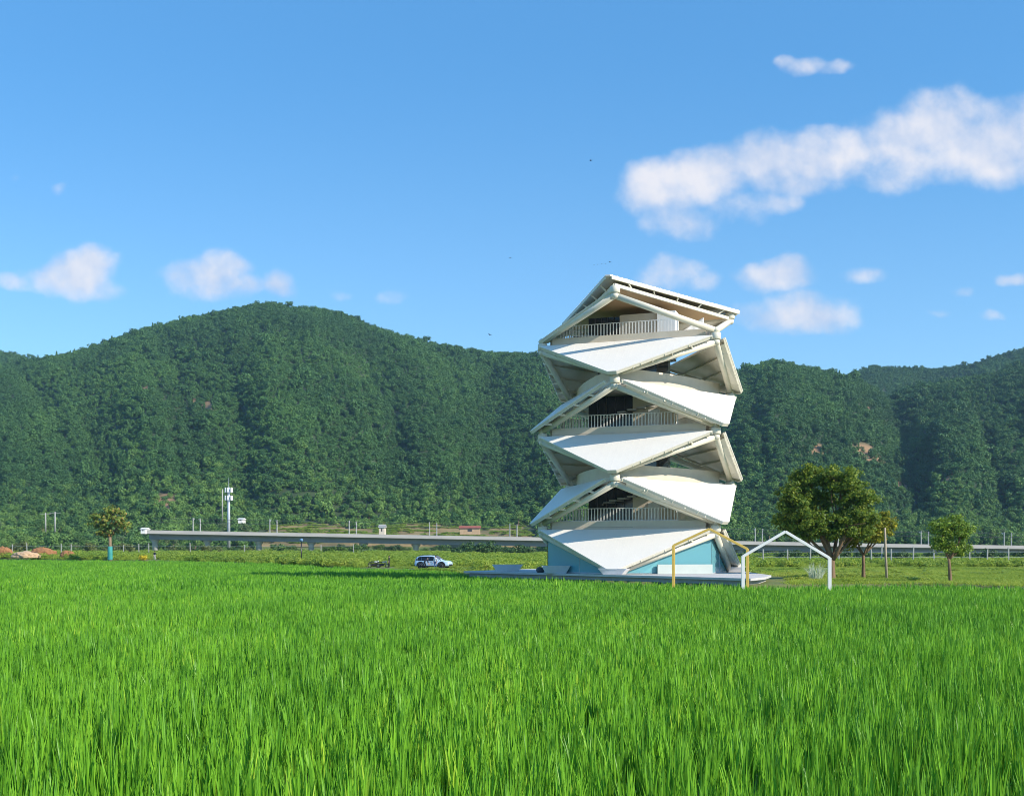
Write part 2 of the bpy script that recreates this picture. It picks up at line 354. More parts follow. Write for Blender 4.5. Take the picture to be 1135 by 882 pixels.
# ------------------------------------------------------------------ scatter (rice, weeds, far forest: uncountable stuff)
def variant_coll(name, objs):
    c = bpy.data.collections.new(name)
    for o in objs:
        C.objects.unlink(o); c.objects.link(o)
    return c
def scatter(name, pts, scl, rot, var, tint, coll, label, cat):
    me = bpy.data.meshes.new(name); me.from_pydata(pts.tolist(), [], [])
    def at_(n, t, data, key='value'):
        a = me.attributes.new(n, t, 'POINT'); a.data.foreach_set(key, np.ascontiguousarray(data).reshape(-1))
    at_('scl', 'FLOAT_VECTOR', scl.astype(np.float32), 'vector'); at_('rot', 'FLOAT_VECTOR', rot.astype(np.float32), 'vector')
    at_('var', 'INT', var.astype(np.int32)); at_('tint', 'FLOAT', tint.astype(np.float32))
    o = bpy.data.objects.new(name, me); C.objects.link(o); props(o, label, cat, kind='stuff')
    ng = bpy.data.node_groups.new(name+'_scatter', 'GeometryNodeTree')
    ng.interface.new_socket('Geometry', in_out='INPUT', socket_type='NodeSocketGeometry'); ng.interface.new_socket('Geometry', in_out='OUTPUT', socket_type='NodeSocketGeometry')
    N = ng.nodes; L = ng.links; gi = N.new('NodeGroupInput'); go = N.new('NodeGroupOutput')
    ci = N.new('GeometryNodeCollectionInfo'); ci.inputs['Collection'].default_value = coll; ci.inputs['Separate Children'].default_value = True; ci.inputs['Reset Children'].default_value = True
    ip = N.new('GeometryNodeInstanceOnPoints'); ip.inputs['Pick Instance'].default_value = True
    def na(n, t):
        x = N.new('GeometryNodeInputNamedAttribute'); x.data_type = t; x.inputs['Name'].default_value = n; return x.outputs['Attribute']
    er = N.new('FunctionNodeEulerToRotation')
    L.new(na('rot', 'FLOAT_VECTOR'), er.inputs[0])
    L.new(gi.outputs[0], ip.inputs['Points']); L.new(ci.outputs[0], ip.inputs['Instance']); L.new(na('var', 'INT'), ip.inputs['Instance Index'])
    L.new(er.outputs[0], ip.inputs['Rotation']); L.new(na('scl', 'FLOAT_VECTOR'), ip.inputs['Scale'])
    L.new(ip.outputs[0], go.inputs[0])
    md = o.modifiers.new('scatter', 'NODES'); md.node_group = ng
    return o

def blade_clump(n, h, w, spread, seg, rnd, lean=.35):
    mb = MB()
    for _ in range(n):
        a = rnd.uniform(0, 2*math.pi); r0 = spread*math.sqrt(rnd.random()); bx, by = r0*math.cos(a), r0*math.sin(a)
        a2 = a + rnd.uniform(-1.2, 1.2); hh = h*rnd.uniform(.72, 1.08); ln = hh*lean*rnd.uniform(.1, 1.0)**1.4; fa = rnd.uniform(0, math.pi)
        ww = w*rnd.uniform(.7, 1.2)*.5; dx, dy = math.cos(a2), math.sin(a2); wx, wy = math.cos(fa)*ww, math.sin(fa)*ww
        vs = []
        for k in range(seg+1):
            t = k/seg; o = ln*t*t; z = hh*(t - .18*lean*t**3*(ln/hh*3)); f = (1-t**2.2)*(.55+.45*min(1, t*3)) if k < seg else 0.04
            vs += [(bx+dx*o-wx*f, by+dy*o-wy*f, z), (bx+dx*o+wx*f, by+dy*o+wy*f, z)]
        mb.add(vs, [(2*k, 2*k+1, 2*k+3, 2*k+2) for k in range(seg)])
    return mb
rice_mat = leaf_mat('rice_leaf', (.050,.20,.016), (.20,.46,.030), (.45,.64,.065), trans=.20, inst=True, rough=.42)
rr = random.Random(3)
near_v = [blade_clump(15, .62, .028, .062, 5, rr, .20).build('rice_clump', rice_mat) for _ in range(8)]
mid_v = [blade_clump(14, .62, .036, .075, 3, rr, .20).build('rice_tuft', rice_mat) for _ in range(6)]
def far_patch():
    mb = MB()
    for k in range(5):
        c_ = blade_clump(6, .62*rr.uniform(.75,1.12), .085, .07, 2, rr, .22); ox_, oy_ = rr.uniform(-.42,.42), rr.uniform(-.42,.42)
        mb.add([(x+ox_, y+oy_, z) for x, y, z in c_.v], c_.f)
    return mb
far_v = [far_patch().build('rice_patch', rice_mat) for _ in range(5)]
def field_points(d0, d1, sp, margin, pxlo=-150, pxhi=1300):
    ys = np.arange(d0, d1, sp); out = []
    for y in ys:
        x0 = (pxlo-567.5)*y/F - margin; x1 = (pxhi-567.5)*y/F + margin
        xs = np.arange(x0, x1, sp); out.append(np.stack([xs, np.full_like(xs, y)], -1))
    p = np.concatenate(out); p += RNG.uniform(-.42, .42, p.shape)*sp
    p = p[p[:,1] < edge_d(pxof(p[:,0], p[:,1]))-.25]
    return p
def rice(name, p, coll, nv, label, sc=1.0):
    n = len(p); z = paddy_z(p[:,0], p[:,1])
    hv = .88 + .24*vnoise(p[:,0]*.22+9, p[:,1]*.16+5) 
    s = RNG.uniform(.9, 1.12, n)*sc
    hv = hv*RNG.uniform(.62, 1.22, n)
    scl = np.stack([s, s, s*hv], -1); rot = np.stack([RNG.normal(.02, .06, n), RNG.normal(.02, .06, n), RNG.uniform(0, 6.28, n)], -1)
    tint = np.clip(.5 + .9*(fbm(p[:,0]*.3+3, p[:,1]*.12+1)-.45) + RNG.normal(0, .2, n), 0, 1)
    return np.concatenate([p, z[:,None]], 1), scl, rot, RNG.integers(0, nv, n), tint
# one object: near, middle and far plants share a single collection of variants
all_c = bpy.data.collections.new('rice_plants')
for i, o in enumerate(near_v+mid_v+far_v): C.objects.unlink(o); o.name = 'rice_%02d' % i; all_c.objects.link(o)
parts_ = []
for (d0, d1, sp, mg, off, nv) in ((6.0, 26, .225, 3, 0, 8), (26, 62, .28, 4, 8, 6), (62, 135, .60, 6, 14, 5), (135, 330, 1.0, 8, 14, 5)):
    a = rice('r', field_points(d0, d1, sp, mg), None, nv, ''); parts_.append((a[0], a[1], a[2], a[3]+off, a[4]))
scatter('rice_field', *[np.concatenate([q[k] for q in parts_]) for k in range(5)], all_c, 'bright green rice crop filling the whole foreground up to the tower plaza', 'rice')

# leaf clouds
def leaf_cloud(mb, c, rad, n, size, rnd, shell=.45):
    c = Vector(c)
    for _ in range(n):
        v = Vector((rnd.gauss(0,1), rnd.gauss(0,1), rnd.gauss(0,1))).normalized()
        rr_ = shell + (1-shell)*rnd.random()
        p = c + Vector((v.x*rad[0], v.y*rad[1], v.z*rad[2]))*rr_
        nrm = (v + Vector((rnd.gauss(0,1), rnd.gauss(0,1), rnd.gauss(0,1)))*.55 + Vector((0,0,.25))).normalized()
        a = nrm.orthogonal().normalized(); q = Matrix.Rotation(rnd.uniform(0, 6.28), 3, nrm); a = q @ a; b = nrm.cross(a)
        s = size*rnd.uniform(.6, 1.25); s2 = s*rnd.uniform(.5, .8)
        mb.add([p-a*s*.5, p+b*s2*.5, p+a*s*.5+nrm*s*.12, p-b*s2*.5], [(0,1,2,3)])
def forest_crown(kind, rnd):
    mb = MB()
    if kind == 'conifer':
        for k in range(9):
            z = .8 + k*.58; r_ = 2.1*(1-k/9.6)
            leaf_cloud(mb, (0,0,z), (r_, r_, .55), 26, 1.0, rnd, .5)
    else:
        nl = rnd.randint(5, 8)
        leaf_cloud(mb, (0,0,2.6), (2.6,2.6,2.3), 110, 1.15, rnd, .8)
        for k in range(nl):
            a = rnd.uniform(0, 6.28); rr_ = rnd.uniform(1.0, 2.3)
            leaf_cloud(mb, (rr_*math.cos(a), rr_*math.sin(a), rnd.uniform(2.2, 5.0)), (1.35,1.35,1.1), 34, 1.0, rnd, .75)
    return mb
forest_mat = leaf_mat('forest_leaf', (.036,.105,.034), (.10,.225,.052), (.24,.36,.09), trans=.22, inst=True, rough=.6)
fr = random.Random(5)
fv = [forest_crown('b', fr).build('crown_%02d' % i, forest_mat) for i in range(6)] + [forest_crown('conifer', fr).build('crown_%02d' % (6+i), forest_mat) for i in range(2)]
paler_mat = leaf_mat('foothill_forest_leaf', (.085,.19,.045), (.18,.31,.065), (.30,.41,.11), trans=.25, inst=True, rough=.6)
fv += [forest_crown('b', fr).build('crown_%02d' % (8+i), paler_mat) for i in range(3)]
fcoll = variant_coll('forest_crowns', fv)
def forest_points():
    out = []
    ds = [486.0]
    while ds[-1] < 1640: ds.append(ds[-1] + 3.9*(1+.25*(ds[-1]-500)/1000))
    ds = np.array(ds); pxs = np.arange(-330, 1465, 1.0)
    # visibility: highest elevation seen so far along each line of sight
    PX, D = np.meshgrid(pxs, ds); X = (PX-567.5)*D/F; Z = hill_z(X, D); E = (Z-H)/D
    mx = np.maximum.accumulate(E, 0); vis = E > mx - 9.0/D
    for i, d in enumerate(ds):
        sp = 3.9*(1+.25*(d-500)/1000)*F/d
        p = np.arange(-330, 1465, sp) + RNG.uniform(-.45, .45, len(np.arange(-330, 1465, sp)))*sp
        ok = vis[i][np.clip((p+330).astype(int), 0, len(pxs)-1)]
        p = p[ok]; dd = d + RNG.uniform(-.5, .5, len(p))*5
        out.append(np.stack([p, dd], -1))
    q = np.concatenate(out); q = q[(clear_w(q[:,0], q[:,1]) < .35) | (RNG.random(len(q)) < .22)]
    # keep the terraces open
    q = q[~((q[:,0] > 283) & (q[:,0] < 596) & (q[:,1] < 558 - 12*np.sin(q[:,0]*.05)))]
    return q
q = forest_points(); px_, d_ = q[:,0], q[:,1]; X_ = (px_-567.5)*d_/F; n = len(q)
conif = (RNG.random(n) < .05 + .25*(fbm(px_*.02, d_*.01) > .52))
big = .55 + .50*RNG.random(n)**1.5 + .75*(RNG.random(n) < .06)*RNG.random(n)
big *= np.where(d_ < 620, .9, 1.0)
tint = np.clip(.30 + 1.9*(fbm(px_*.020+5, d_*.010)-.46) + RNG.normal(0, .11, n) , 0, 1)
pts = np.stack([X_, d_, hill_z(X_, d_)-.6], -1)
scatter('hillside_forest', pts, np.stack([big, big, big*RNG.uniform(.85, 1.25, n)], -1), np.stack([RNG.normal(0,.05,n), RNG.normal(0,.05,n), RNG.uniform(0,6.28,n)], -1),
        np.where(RNG.random(n) < .8*(1-sstep(545, 690, d_ - 60*(fbm(px_*.03, d_*.02)-.5))), 8+RNG.integers(0,3,n), np.where(conif, 6+RNG.integers(0,2,n), RNG.integers(0,6,n))), tint, fcoll, 'dense dark green woodland covering the hills behind the viaduct', 'forest')
print('forest', n)

# weeds on the verge beyond the rice
weed_mat = leaf_mat('weed_leaf', (.17,.30,.035), (.34,.44,.06), (.50,.46,.11), trans=.40, inst=True)
wr = random.Random(9)
wv_ = [blade_clump(46, .8, .05, .55, 2, wr, .7).build('weed_%02d' % i, weed_mat) for i in range(4)]
def bush_mb(rnd, n=150, s=.28):
    mb = MB(); leaf_cloud(mb, (0,0,.5), (.8,.8,.5), n, s, rnd, .5)
    for k in range(4):
        a = rnd.uniform(0,6.28); leaf_cloud(mb, (.6*math.cos(a), .6*math.sin(a), rnd.uniform(.4,.9)), (.45,.45,.4), n//5, s, rnd, .5)
    return mb
wv_ += [bush_mb(wr).build('weed_%02d' % (4+i), weed_mat) for i in range(2)]
wcoll = variant_coll('verge_weeds', wv_)
def verge_points():
    out = []
    d = 66.0
    while d < 478:
        sp = .75 if d < 170 else (1.15 if d < 260 else 2.2)
        xs = np.arange((-260-567.5)*d/F, (1400-567.5)*d/F, sp); p = np.stack([xs, np.full_like(xs, d)], -1); p += RNG.uniform(-.5,.5,p.shape)*sp
        out.append(p); d += sp
    p = np.concatenate(out); px = pxof(p[:,0], p[:,1]); e = edge_d(px)
    keep = p[:,1] > e+.6
    # plaza, and the shade-green lane the car stands on
    X, Y = p[:,0], p[:,1]
    keep &= ~((Y > 69) & (Y < 114) & (X > -7) & (X < 24) & (px > 500) & (px < 875))
    keep &= ~((Y > 134) & (Y < 145) & (X > -14) & (X < -5))
    keep &= ~((px > 403) & (px < 441) & (Y < 157)); keep &= ~((px > 152) & (px < 180) & (Y < 214))
    return p[keep]
p = verge_points(); n = len(p); px_ = pxof(p[:,0], p[:,1])
short = (px_ > 830) & (p[:,1] < 150)
hs_ = np.where(short, .28, .62+.5*RNG.random(n))*np.where(p[:,1] > 260, 1.15, 1.0)*np.where((px_ > 400) & (px_ < 530) & (p[:,1] < 150), .3, 1)
ws_ = np.where(p[:,1] > 260, 2.0, np.where(p[:,1] > 170, 1.3, 1.0))
patch = fbm(p[:,0]*.09, p[:,1]*.07)
tint = np.clip(.45 + 1.8*(patch-.46) + RNG.normal(0,.13,n) + np.where(short, .12, 0), 0, 1)
var = np.where(RNG.random(n) < np.where(short, .02, .28), 4+RNG.integers(0,2,n), RNG.integers(0,4,n))
zz = verge(px_, p[:,1])-.03
tp = []
for s_ in range(11):
    for x in np.arange(283+2*s_, 598-2*s_, 1.1):
        if fbm(np.array([x*.03+s_*3.3]), np.array([s_*1.7]))[0] < .47:
            for k_ in range(2): tp.append((x+RNG.uniform(-.6,.6), 498+s_*6.4+1.6*math.sin(x*.045+s_*.5)+1.0*math.sin(x*.11+s_)+RNG.uniform(.2,4.5), 6.2+s_*1.06+.4*math.sin(x*.02)))
tp = np.array(tp); nt_ = len(tp)
p = np.concatenate([p, np.stack([(tp[:,0]-567.5)*tp[:,1]/F, tp[:,1]], -1)]); zz = np.concatenate([zz, tp[:,2]]); n += nt_
ws_ = np.concatenate([ws_, np.full(nt_, 1.9)]); hs_ = np.concatenate([hs_, RNG.uniform(.45,.95,nt_)]); tint = np.concatenate([tint, RNG.uniform(0,.6,nt_)]); var = np.concatenate([var, RNG.integers(0,6,nt_)])
scatter('verge_weeds', np.stack([p[:,0], p[:,1], zz], -1), np.stack([ws_, ws_, hs_], -1), np.stack([RNG.normal(0,.06,n), RNG.normal(0,.06,n), RNG.uniform(0,6.28,n)], -1),
        var, tint, wcoll, 'yellow green weeds and grass on the verge beyond the rice', 'weeds')
print('weeds', n)

# ------------------------------------------------------------------ air
def build_haze():
    m = bpy.data.materials.new('haze_air'); m.use_nodes = True; nt = m.node_tree; nt.nodes.remove(nt.nodes['Principled BSDF'])
    v = nt.nodes.new('ShaderNodeVolumePrincipled'); v.inputs['Color'].default_value = (.42,.68,1.0,1); v.inputs['Density'].default_value = HAZE; v.inputs['Anisotropy'].default_value = .1
    nt.links.new(v.outputs[0], nt.nodes['Material Output'].inputs['Volume'])
    o = MB().box((0, 850, 148), (4500, 1850, 304)).build('haze', m); o['kind'] = 'stuff'; props(o, 'thin bluish summer air in front of the distant hills', 'haze')
HAZE = 0.00009
build_haze()

# ------------------------------------------------------------------ plaza and paths
PZ = 0.5
plaza_poly = [(-4.4,98.6),(3.4,88.2),(9.0,80.8),(15.6,70.8),(17.4,74.5),(19.4,81),(21.5,104),(14,113),(2,112)]
mb = MB(); mb.prism([(x,y,PZ) for x,y in plaza_poly], (0,0,-.16)); mb.build('plaza', MT['plaza'])['kind'] = 'structure'
cx0 = sum(p[0] for p in plaza_poly)/len(plaza_poly); cy0 = sum(p[1] for p in plaza_poly)/len(plaza_poly)
mb = MB(); mb.prism([(cx0+(x-cx0)*.965, cy0+(y-cy0)*.965, PZ-.162) for x,y in plaza_poly], (0,0,-1.0)); mb.build('plaza_base', MT['conc'])['kind'] = 'structure'
mb = MB()
pth = [(at(x, 74.6+.15*math.sin(x*.06), .075), at(x, 77.2+.3*math.sin(x*.045), .075)) for x in range(925, 1420, 15)]
for (a, b), (c, d) in zip(pth, pth[1:]): mb.add([a, c, d, b], [(0,1,2,3)])
mb.build('dirt_path', mat('dry_bund', (.36,.32,.16), .95, (.27,.27,.10), .6, bump=.4))['kind'] = 'structure'
mb = MB(); mb.add([(-15,135,.07),(-4.5,134,.07),(-4.5,144.5,.07),(-15,145,.07)], [(0,1,2,3)])
mb.build('shade_green_lane', mat('shade_green', (.16,.16,.09), .95, (.11,.13,.05), 1.5, bump=.4))['kind'] = 'structure'  # lane patch; the shadow strip beyond the rice is put into its dark green

# ------------------------------------------------------------------ the tower
TX, TY = 10.7, 92.0; TR = 8.3; DEL = -19.0
ZL = [0.5, 4.1, 8.0, 11.8, 15.6, 19.3, 22.6]
def P(phi, rho, z): return Vector((rho*math.sin(R(phi)), -rho*math.cos(R(phi)), z))
def angs(i): return [DEL+a for a in ((0, 120, 240) if i % 2 == 0 else (60, 180, 300))]
def node(i, k, dz=0, dr=0): return P(angs(i)[k], TR+dr, ZL[i]+dz)
tower = empty('observation_tower', (TX, TY, 0), 0, 'tall white twisted tower of stacked triangular panels standing beside the rice field', 'tower')

for i in range(7):          # joints where the struts meet
    for k in range(3):
        b = node(i, k); mb = MB()
        if i == 0:
            continue
        mb.lathe([(0,-.27),(.36,-.27),(.40,-.22),(.40,.22),(.36,.27),(0,.27)], b, 14)
        mb.lathe([(0,-.72),(.20,-.70),(.31,-.58),(.33,-.45),(.29,-.3),(.16,-.25)], b, 14)
        if i < 6: mb.lathe([(.16,.25),(.29,.3),(.33,.45),(.31,.58),(.20,.70),(0,.72)], b, 14)
        mb.build('node_joint', MT['steel'], tower, True)
def slants():
    for i in range(6):
        for k in range(3):
            a = angs(i)[k]
            for j in range(3):
                if abs(((angs(i+1)[j]-a+180) % 360)-180) < 70: yield i, k, j
for (i, k, j) in slants():
    p0 = node(i, k, .45 if i else .1); p1 = node(i+1, j, -.45)
    MB().tube([p0, p1], .25, 14).build('tube_strut', MT['steel'], tower, True)

def inside_clip(line0, dirv, poly, nrm):
    """clip an in-plane line to a convex polygon, returns two parameters"""
    t0, t1 = -1e9, 1e9; n = len(poly); cen = sum(poly, Vector())/n
    for a in range(n):
        e0, e1 = poly[a], poly[(a+1) % n]; en = nrm.cross(e1-e0)
        if en.length < 1e-6: continue
        en.normalize()
        if en.dot(cen-e0) < 0: en = -en
        den = en.dot(dirv); num = en.dot(e0-line0)
        if abs(den) < 1e-6: continue
        t = num/den
        if den > 0: t0 = max(t0, t)
        else: t1 = min(t1, t)
    return t0, t1
def membrane(i, j):
    """panel hung from the level-i edge with its point at level i-1, node j"""
    c = node(i-1, j); fa = angs(i-1)[j]; rad = P(fa, 1, 0)
    ks = [k for k in range(3) if abs(((angs(i)[k]-fa+180) % 360)-180) < 70]
    a, b = [node(i, k) for k in ks]
    if ((angs(i)[ks[0]]-fa+180) % 360)-180 > 0: a, b = b, a
    ed = (b-a).normalized()
    tr_o, ap_o = (.80, 1.05) if i < 6 else (.35, .30)
    ta = a + rad*tr_o - ed*.05 + Vector((0,0,-.04)); tb = b + rad*tr_o - ed*.15 + Vector((0,0,-.04))
    ap = c + rad*(ap_o if i > 1 else .95) + Vector((0,0,.52 if i > 1 else .40)); w = .36
    a1 = ap - ed*w; a2 = ap + ed*w
    poly = [ta, tb, a2, a1]
    n = (tb-ta).cross(a2-ta).normalized()
    if n.dot(rad) < 0: n = -n
    mb = MB(); mb.prism(poly, -n*.09)
    # standing seams running down the slope
    down = ((a1+a2)/2 - (ta+tb)/2).normalized(); ln = (tb-ta).length; s = .42
    while s < ln-.2:
        l0 = ta + ed*s; t0, t1 = inside_clip(l0, down, poly, n)
        if t1-t0 > .3: mb.bar(l0+down*(max(t0,0)+.02)-n*.007, l0+down*(t1-.02)-n*.007, .03, .022, n)
        s += .55
    pn = mb.build('membrane_panel', [MT['membrane'], MT['under']], tower)
    for f in pn.data.polygons:
        if f.normal.dot(-n) > .9 and f.area > 4: f.material_index = 1
    # frame: rim channels, rafters on the back, brackets reaching the struts
    fm_ = MB(); inn = -n*.192
    for (e0, e1) in ((ta, a1), (tb, a2), (ta, tb), (a1, a2)):
        cdir = ((ta+tb+a1+a2)/4-(e0+e1)/2); cdir = (cdir - (e1-e0).normalized()*cdir.dot((e1-e0).normalized())).normalized()
        fm_.bar(e0+inn+cdir*.06, e1+inn+cdir*.06, .09, .20, n)
    for fct in (.25, .5, .75):
        p0 = ta.lerp(a1, fct)+inn; p1 = tb.lerp(a2, fct)+inn; fm_.bar(p0, p1, .09, .20, n)
    q0 = c + Vector((0,0,.45)); q1 = a - Vector((0,0,.45)); e0 = a1.lerp(ta, .06)-n*.30; e1 = a1.lerp(ta, .94)-n*.30
    MB().prism([e0, e1, q0.lerp(q1, .90), q0.lerp(q1, .08)], -n*.03).build('edge_soffit', MT['under'], pn)
    for t_, node_t, a_ in ((ta, a, a1), (tb, b, a2)):
        q0 = c + Vector((0,0,.45)); q1 = node_t - Vector((0,0,.45))
        for fct in (.17, .37, .57, .77):
            e = t_.lerp(a_, 1-fct)-n*.2; g = q0.lerp(q1, fct); fm_.bar(e, g, .10, .16, n)
    fm_.build('panel_frame', MT['steel'], pn)
for i in range(1, 6):
    for j in range(3): membrane(i, j)
for j in range(3):
    if abs(((angs(5)[j]-(DEL+60)+180) % 360)-180) > 5: membrane(6, j)

def tri(i, dr, z): return [P(a, TR+dr, z) for a in angs(i)]
for i in range(1, 6):       # floors
    z = ZL[i]; mb = MB(); mb.prism(tri(i, -.45, z+.10), (0,0,-.34))
    mb.build('floor_slab', MT['floor'], tower)
    t = tri(i, -.3, 0)
    for k in range(3):
        p0, p1 = t[k], t[(k+1) % 3]; e = (p1-p0).normalized(); m_ = ((p0+p1)/2).normalized(); L_ = (p1-p0).length
        if i % 2 == 1:
            mb = MB(); mb.bar(p0+e*.55+Vector((0,0,z+.42)), p1-e*.55+Vector((0,0,z+.42)), .16, .5)
            mb.bar(p0+e*.55+m_*.07+Vector((0,0,z+.05)), p1-e*.55+m_*.07+Vector((0,0,z+.05)), .14, .2)
            mb.build('fascia', MT['wall'], tower)
            # balcony railing set in from the edge, with flat upright bars
            o0 = p0 - m_*.35; mb = MB(); s0, s1 = L_*.085, L_*.80 if k == 2 or i == 1 else L_*.9
            zb = z+.66; zt = z+1.72
            mb.bar(o0+e*s0+Vector((0,0,zt)), o0+e*s1+Vector((0,0,zt)), .07, .05); mb.bar(o0+e*s0+Vector((0,0,zb+.05)), o0+e*s1+Vector((0,0,zb+.05)), .05, .05)
            s = s0
            while s <= s1: mb.bar(o0+e*s+Vector((0,0,zb)), o0+e*s+Vector((0,0,zt-.02)), .06, .08, up=e); s += .265
            mb.build('railing', MT['white'], tower)
        else:
            mb = MB(); mb.bar(p0+e*.7+Vector((0,0,z+.02)), p1-e*.7+Vector((0,0,z+.02)), .14, .3); mb.build('edge_beam', MT['steel'], tower)
    if i % 2 == 0:          # curved solid parapets of the landing, one along each side
        for k in range(3):
            p0, p1 = t[k], t[(k+1) % 3]; m_ = ((p0+p1)/2).normalized(); m_.z = 0
            ins = []; 
            for q_ in range(25):
                f = .05+.90*q_/24; ins.append(p0.lerp(p1, f) + m_*(.62*math.sin(math.pi*f) - .40))
            mb = MB(); vs = []; fs = []
            for q_, p_ in enumerate(ins):
                vs += [p_+Vector((0,0,z-.25)), p_+m_*.10+Vector((0,0,z+1.12)), p_-m_*.06+Vector((0,0,z+1.12)), p_-m_*.16+Vector((0,0,z-.25))]
                if q_: o_ = 4*(q_-1); fs += [(o_+j_, o_+(j_+1) % 4, o_+4+(j_+1) % 4, o_+4+j_) for j_ in range(4)]
            fs += [(3,2,1,0), tuple(len(vs)-4+j_ for j_ in range(4))]
            mb.add(vs, fs); mb.build('curved_parapet', MT['wall'], tower, True, bevel=.01)
            mb = MB(); mb.prism([p_+Vector((0,0,z+.08)) for p_ in ins], (0,0,-.26)); mb.build('landing', MT['floor'], tower)
for i in (1, 3, 5):         # rooms behind the balconies
    t = tri(i, -.3, 0); a = angs(i); z = ZL[i]+.1
    zt = ZL[i+1]-.28 if i < 5 else 22.0
    pl, pr = P(DEL-60, TR-.3, 0), P(DEL+60, TR-.3, 0); e = (pr-pl).normalized(); back = P(DEL+180, 1, 0); L_ = (pr-pl).length
    w0 = pl + back*2.0
    s0, s1 = (.50, .74) if i < 5 else (.42, .66)
    mb = MB(); A_, B_ = w0+e*L_*s0, w0+e*L_*s1
    mb.prism([A_+Vector((0,0,z)), B_+Vector((0,0,z)), B_+Vector((0,0,z))+back*1.6, A_+Vector((0,0,z))+back*1.6], (0,0,zt-z)); mb.build('room_wall', MT['wall'], tower)
    mb = MB(); G0, G1 = w0+back*.5+e*L_*.22, w0+back*.5+e*L_*(s0-.004)
    mb.prism([G0+Vector((0,0,z)), G1+Vector((0,0,z)), G1+Vector((0,0,z))+back*.06, G0+Vector((0,0,z))+back*.06], (0,0,zt-z)); g = mb.build('glazing_or_shade_ring', MT['dark'], tower)
    mb = MB()
    for q_ in range(6):
        pp = G0.lerp(G1, q_/5)-back*.05; mb.bar(pp+Vector((0,0,z)), pp+Vector((0,0,zt)), .07, .09)
    mb.build('mullion', MT['darkmetal'], g)
    if i == 5:
        mb = MB(); A_, B_ = w0-back*.5+e*L_*.655, w0-back*.5+e*L_*.765
        mb.prism([A_+Vector((0,0,z)), B_+Vector((0,0,z)), B_+Vector((0,0,z))+back*1.4, A_+Vector((0,0,z))+back*1.4], (0,0,2.55)); mb.build('white_cabinet', MT['white_wall'], tower)
        mb = MB(); tb_ = w0-back*.9+e*L_*.22; mb.box(tb_+Vector((0,0,z+.8)), (2.0,1.0,.07)); mb.bar(tb_+Vector((0,0,z)), tb_+Vector((0,0,z+.8)), .1, .1); mb.build('table', MT['white_wall'], tower)
    else:
        mb = MB(); A_ = w0-back*.03+e*L_*(s0+.13); mb.bar(A_+Vector((0,0,z)), A_+Vector((0,0,z+2.1)), .06, .95, up=e); mb.build('door', MT['white_wall'], tower)
for i in (2, 4):            # dark ring added round the core to paint the shade in the landing openings
    MB().lathe([(3.1,ZL[i]+.1),(3.1,ZL[i]+3.45)], (-.3,.3,0), 12).build('glazing_or_shade_ring', MT['dark'], tower)
mb = MB(); mb.lathe([(1.9,.5),(1.9,21.9)], (0,.6,0), 24); mb.build('stair_core', MT['wall'], tower, True)
mb = MB()                   # spiral stair round the core
nst = 126
for s in range(nst):
    a = s*2*math.pi/24; z = .7 + s*(21.2-2.4)/nst; m_ = Matrix.Rotation(a, 3, 'Z'); mb.box(m_ @ Vector((2.6,0,0)) + Vector((0,.6,z)), (1.4,.72,.12), M=m_)
mb.build('spiral_stair', MT['floor'], tower)
# ground floor glass hexagon: one triangular pane on each side of each point
for k in range(3):
    for s in (-60, 60):
        f0 = P(angs(0)[k], TR-.25, PZ+.02); pb = P(angs(0)[k]+s, TR-.45, PZ+.02); pt = P(angs(0)[k]+s, TR-.45, ZL[1]-.5)
        n_ = (pb-f0).cross(Vector((0,0,1))).normalized()*.03
        g = MB().prism([f0, pb, pt], n_).build('glass_wall', MT['glass'], tower)
        mb = MB(); mb.bar(pb, pt, .05, .05); mb.bar(f0+Vector((0,0,.04)), pb+Vector((0,0,.04)), .06, .08); 
        mb.bar(f0.lerp(pb,.52), f0.lerp(pb,.52)+Vector((0,0,(pt.z-pb.z)*.52)), .04, .05); mb.build('glass_frame', MT['galv'], g)
mb = MB(); mb.prism(tri(0, -.2, ZL[1]-.28) if False else [P(DEL+60*q_, TR-.6 if q_ % 2 else 4.6, ZL[1]-.27) for q_ in range(6)], (0,0,-.12)); mb.build('ceiling', MT['white_wall'], tower)
for k in range(3):          # splayed concrete feet under the points
    mb = MB(); f = P(angs(0)[k], TR+.35, 0); m_ = Matrix.Rotation(R(angs(0)[k]), 3, 'Z')
    lo = [m_ @ Vector((x,y,0)) for x,y in ((-.75,-.5),(.75,-.5),(.75,.8),(-.75,.8))]; hi = [m_ @ Vector((x,y,0)) for x,y in ((-1.15,-.6),(1.15,-.6),(1.15,.9),(-1.15,.9))]
    vs = [f+v+Vector((0,0,PZ+.005)) for v in lo]+[f+v+Vector((0,0,PZ+.46)) for v in hi]
    mb.add(vs, [(3,2,1,0),(4,5,6,7),(0,1,5,4),(1,2,6,5),(2,3,7,6),(3,0,4,7)]); mb.build('foot', MT['planter'], tower, bevel=.03)
# stand-in for the indoor counter, added outside the right-hand glass to show pale
f0, pb = P(DEL, TR-.1, PZ), P(DEL+60, TR-.3, PZ); o_ = P(DEL+30, .16, 0)
MB().bar(f0.lerp(pb,.42)+o_+Vector((0,0,.38)), f0.lerp(pb,.985)+o_+Vector((0,0,.38)), .18, .75).build('counter_stand_in', mat('pale_counter', (.50,.56,.53), .6, (.46,.52,.49), 1.5), tower, bevel=.02)
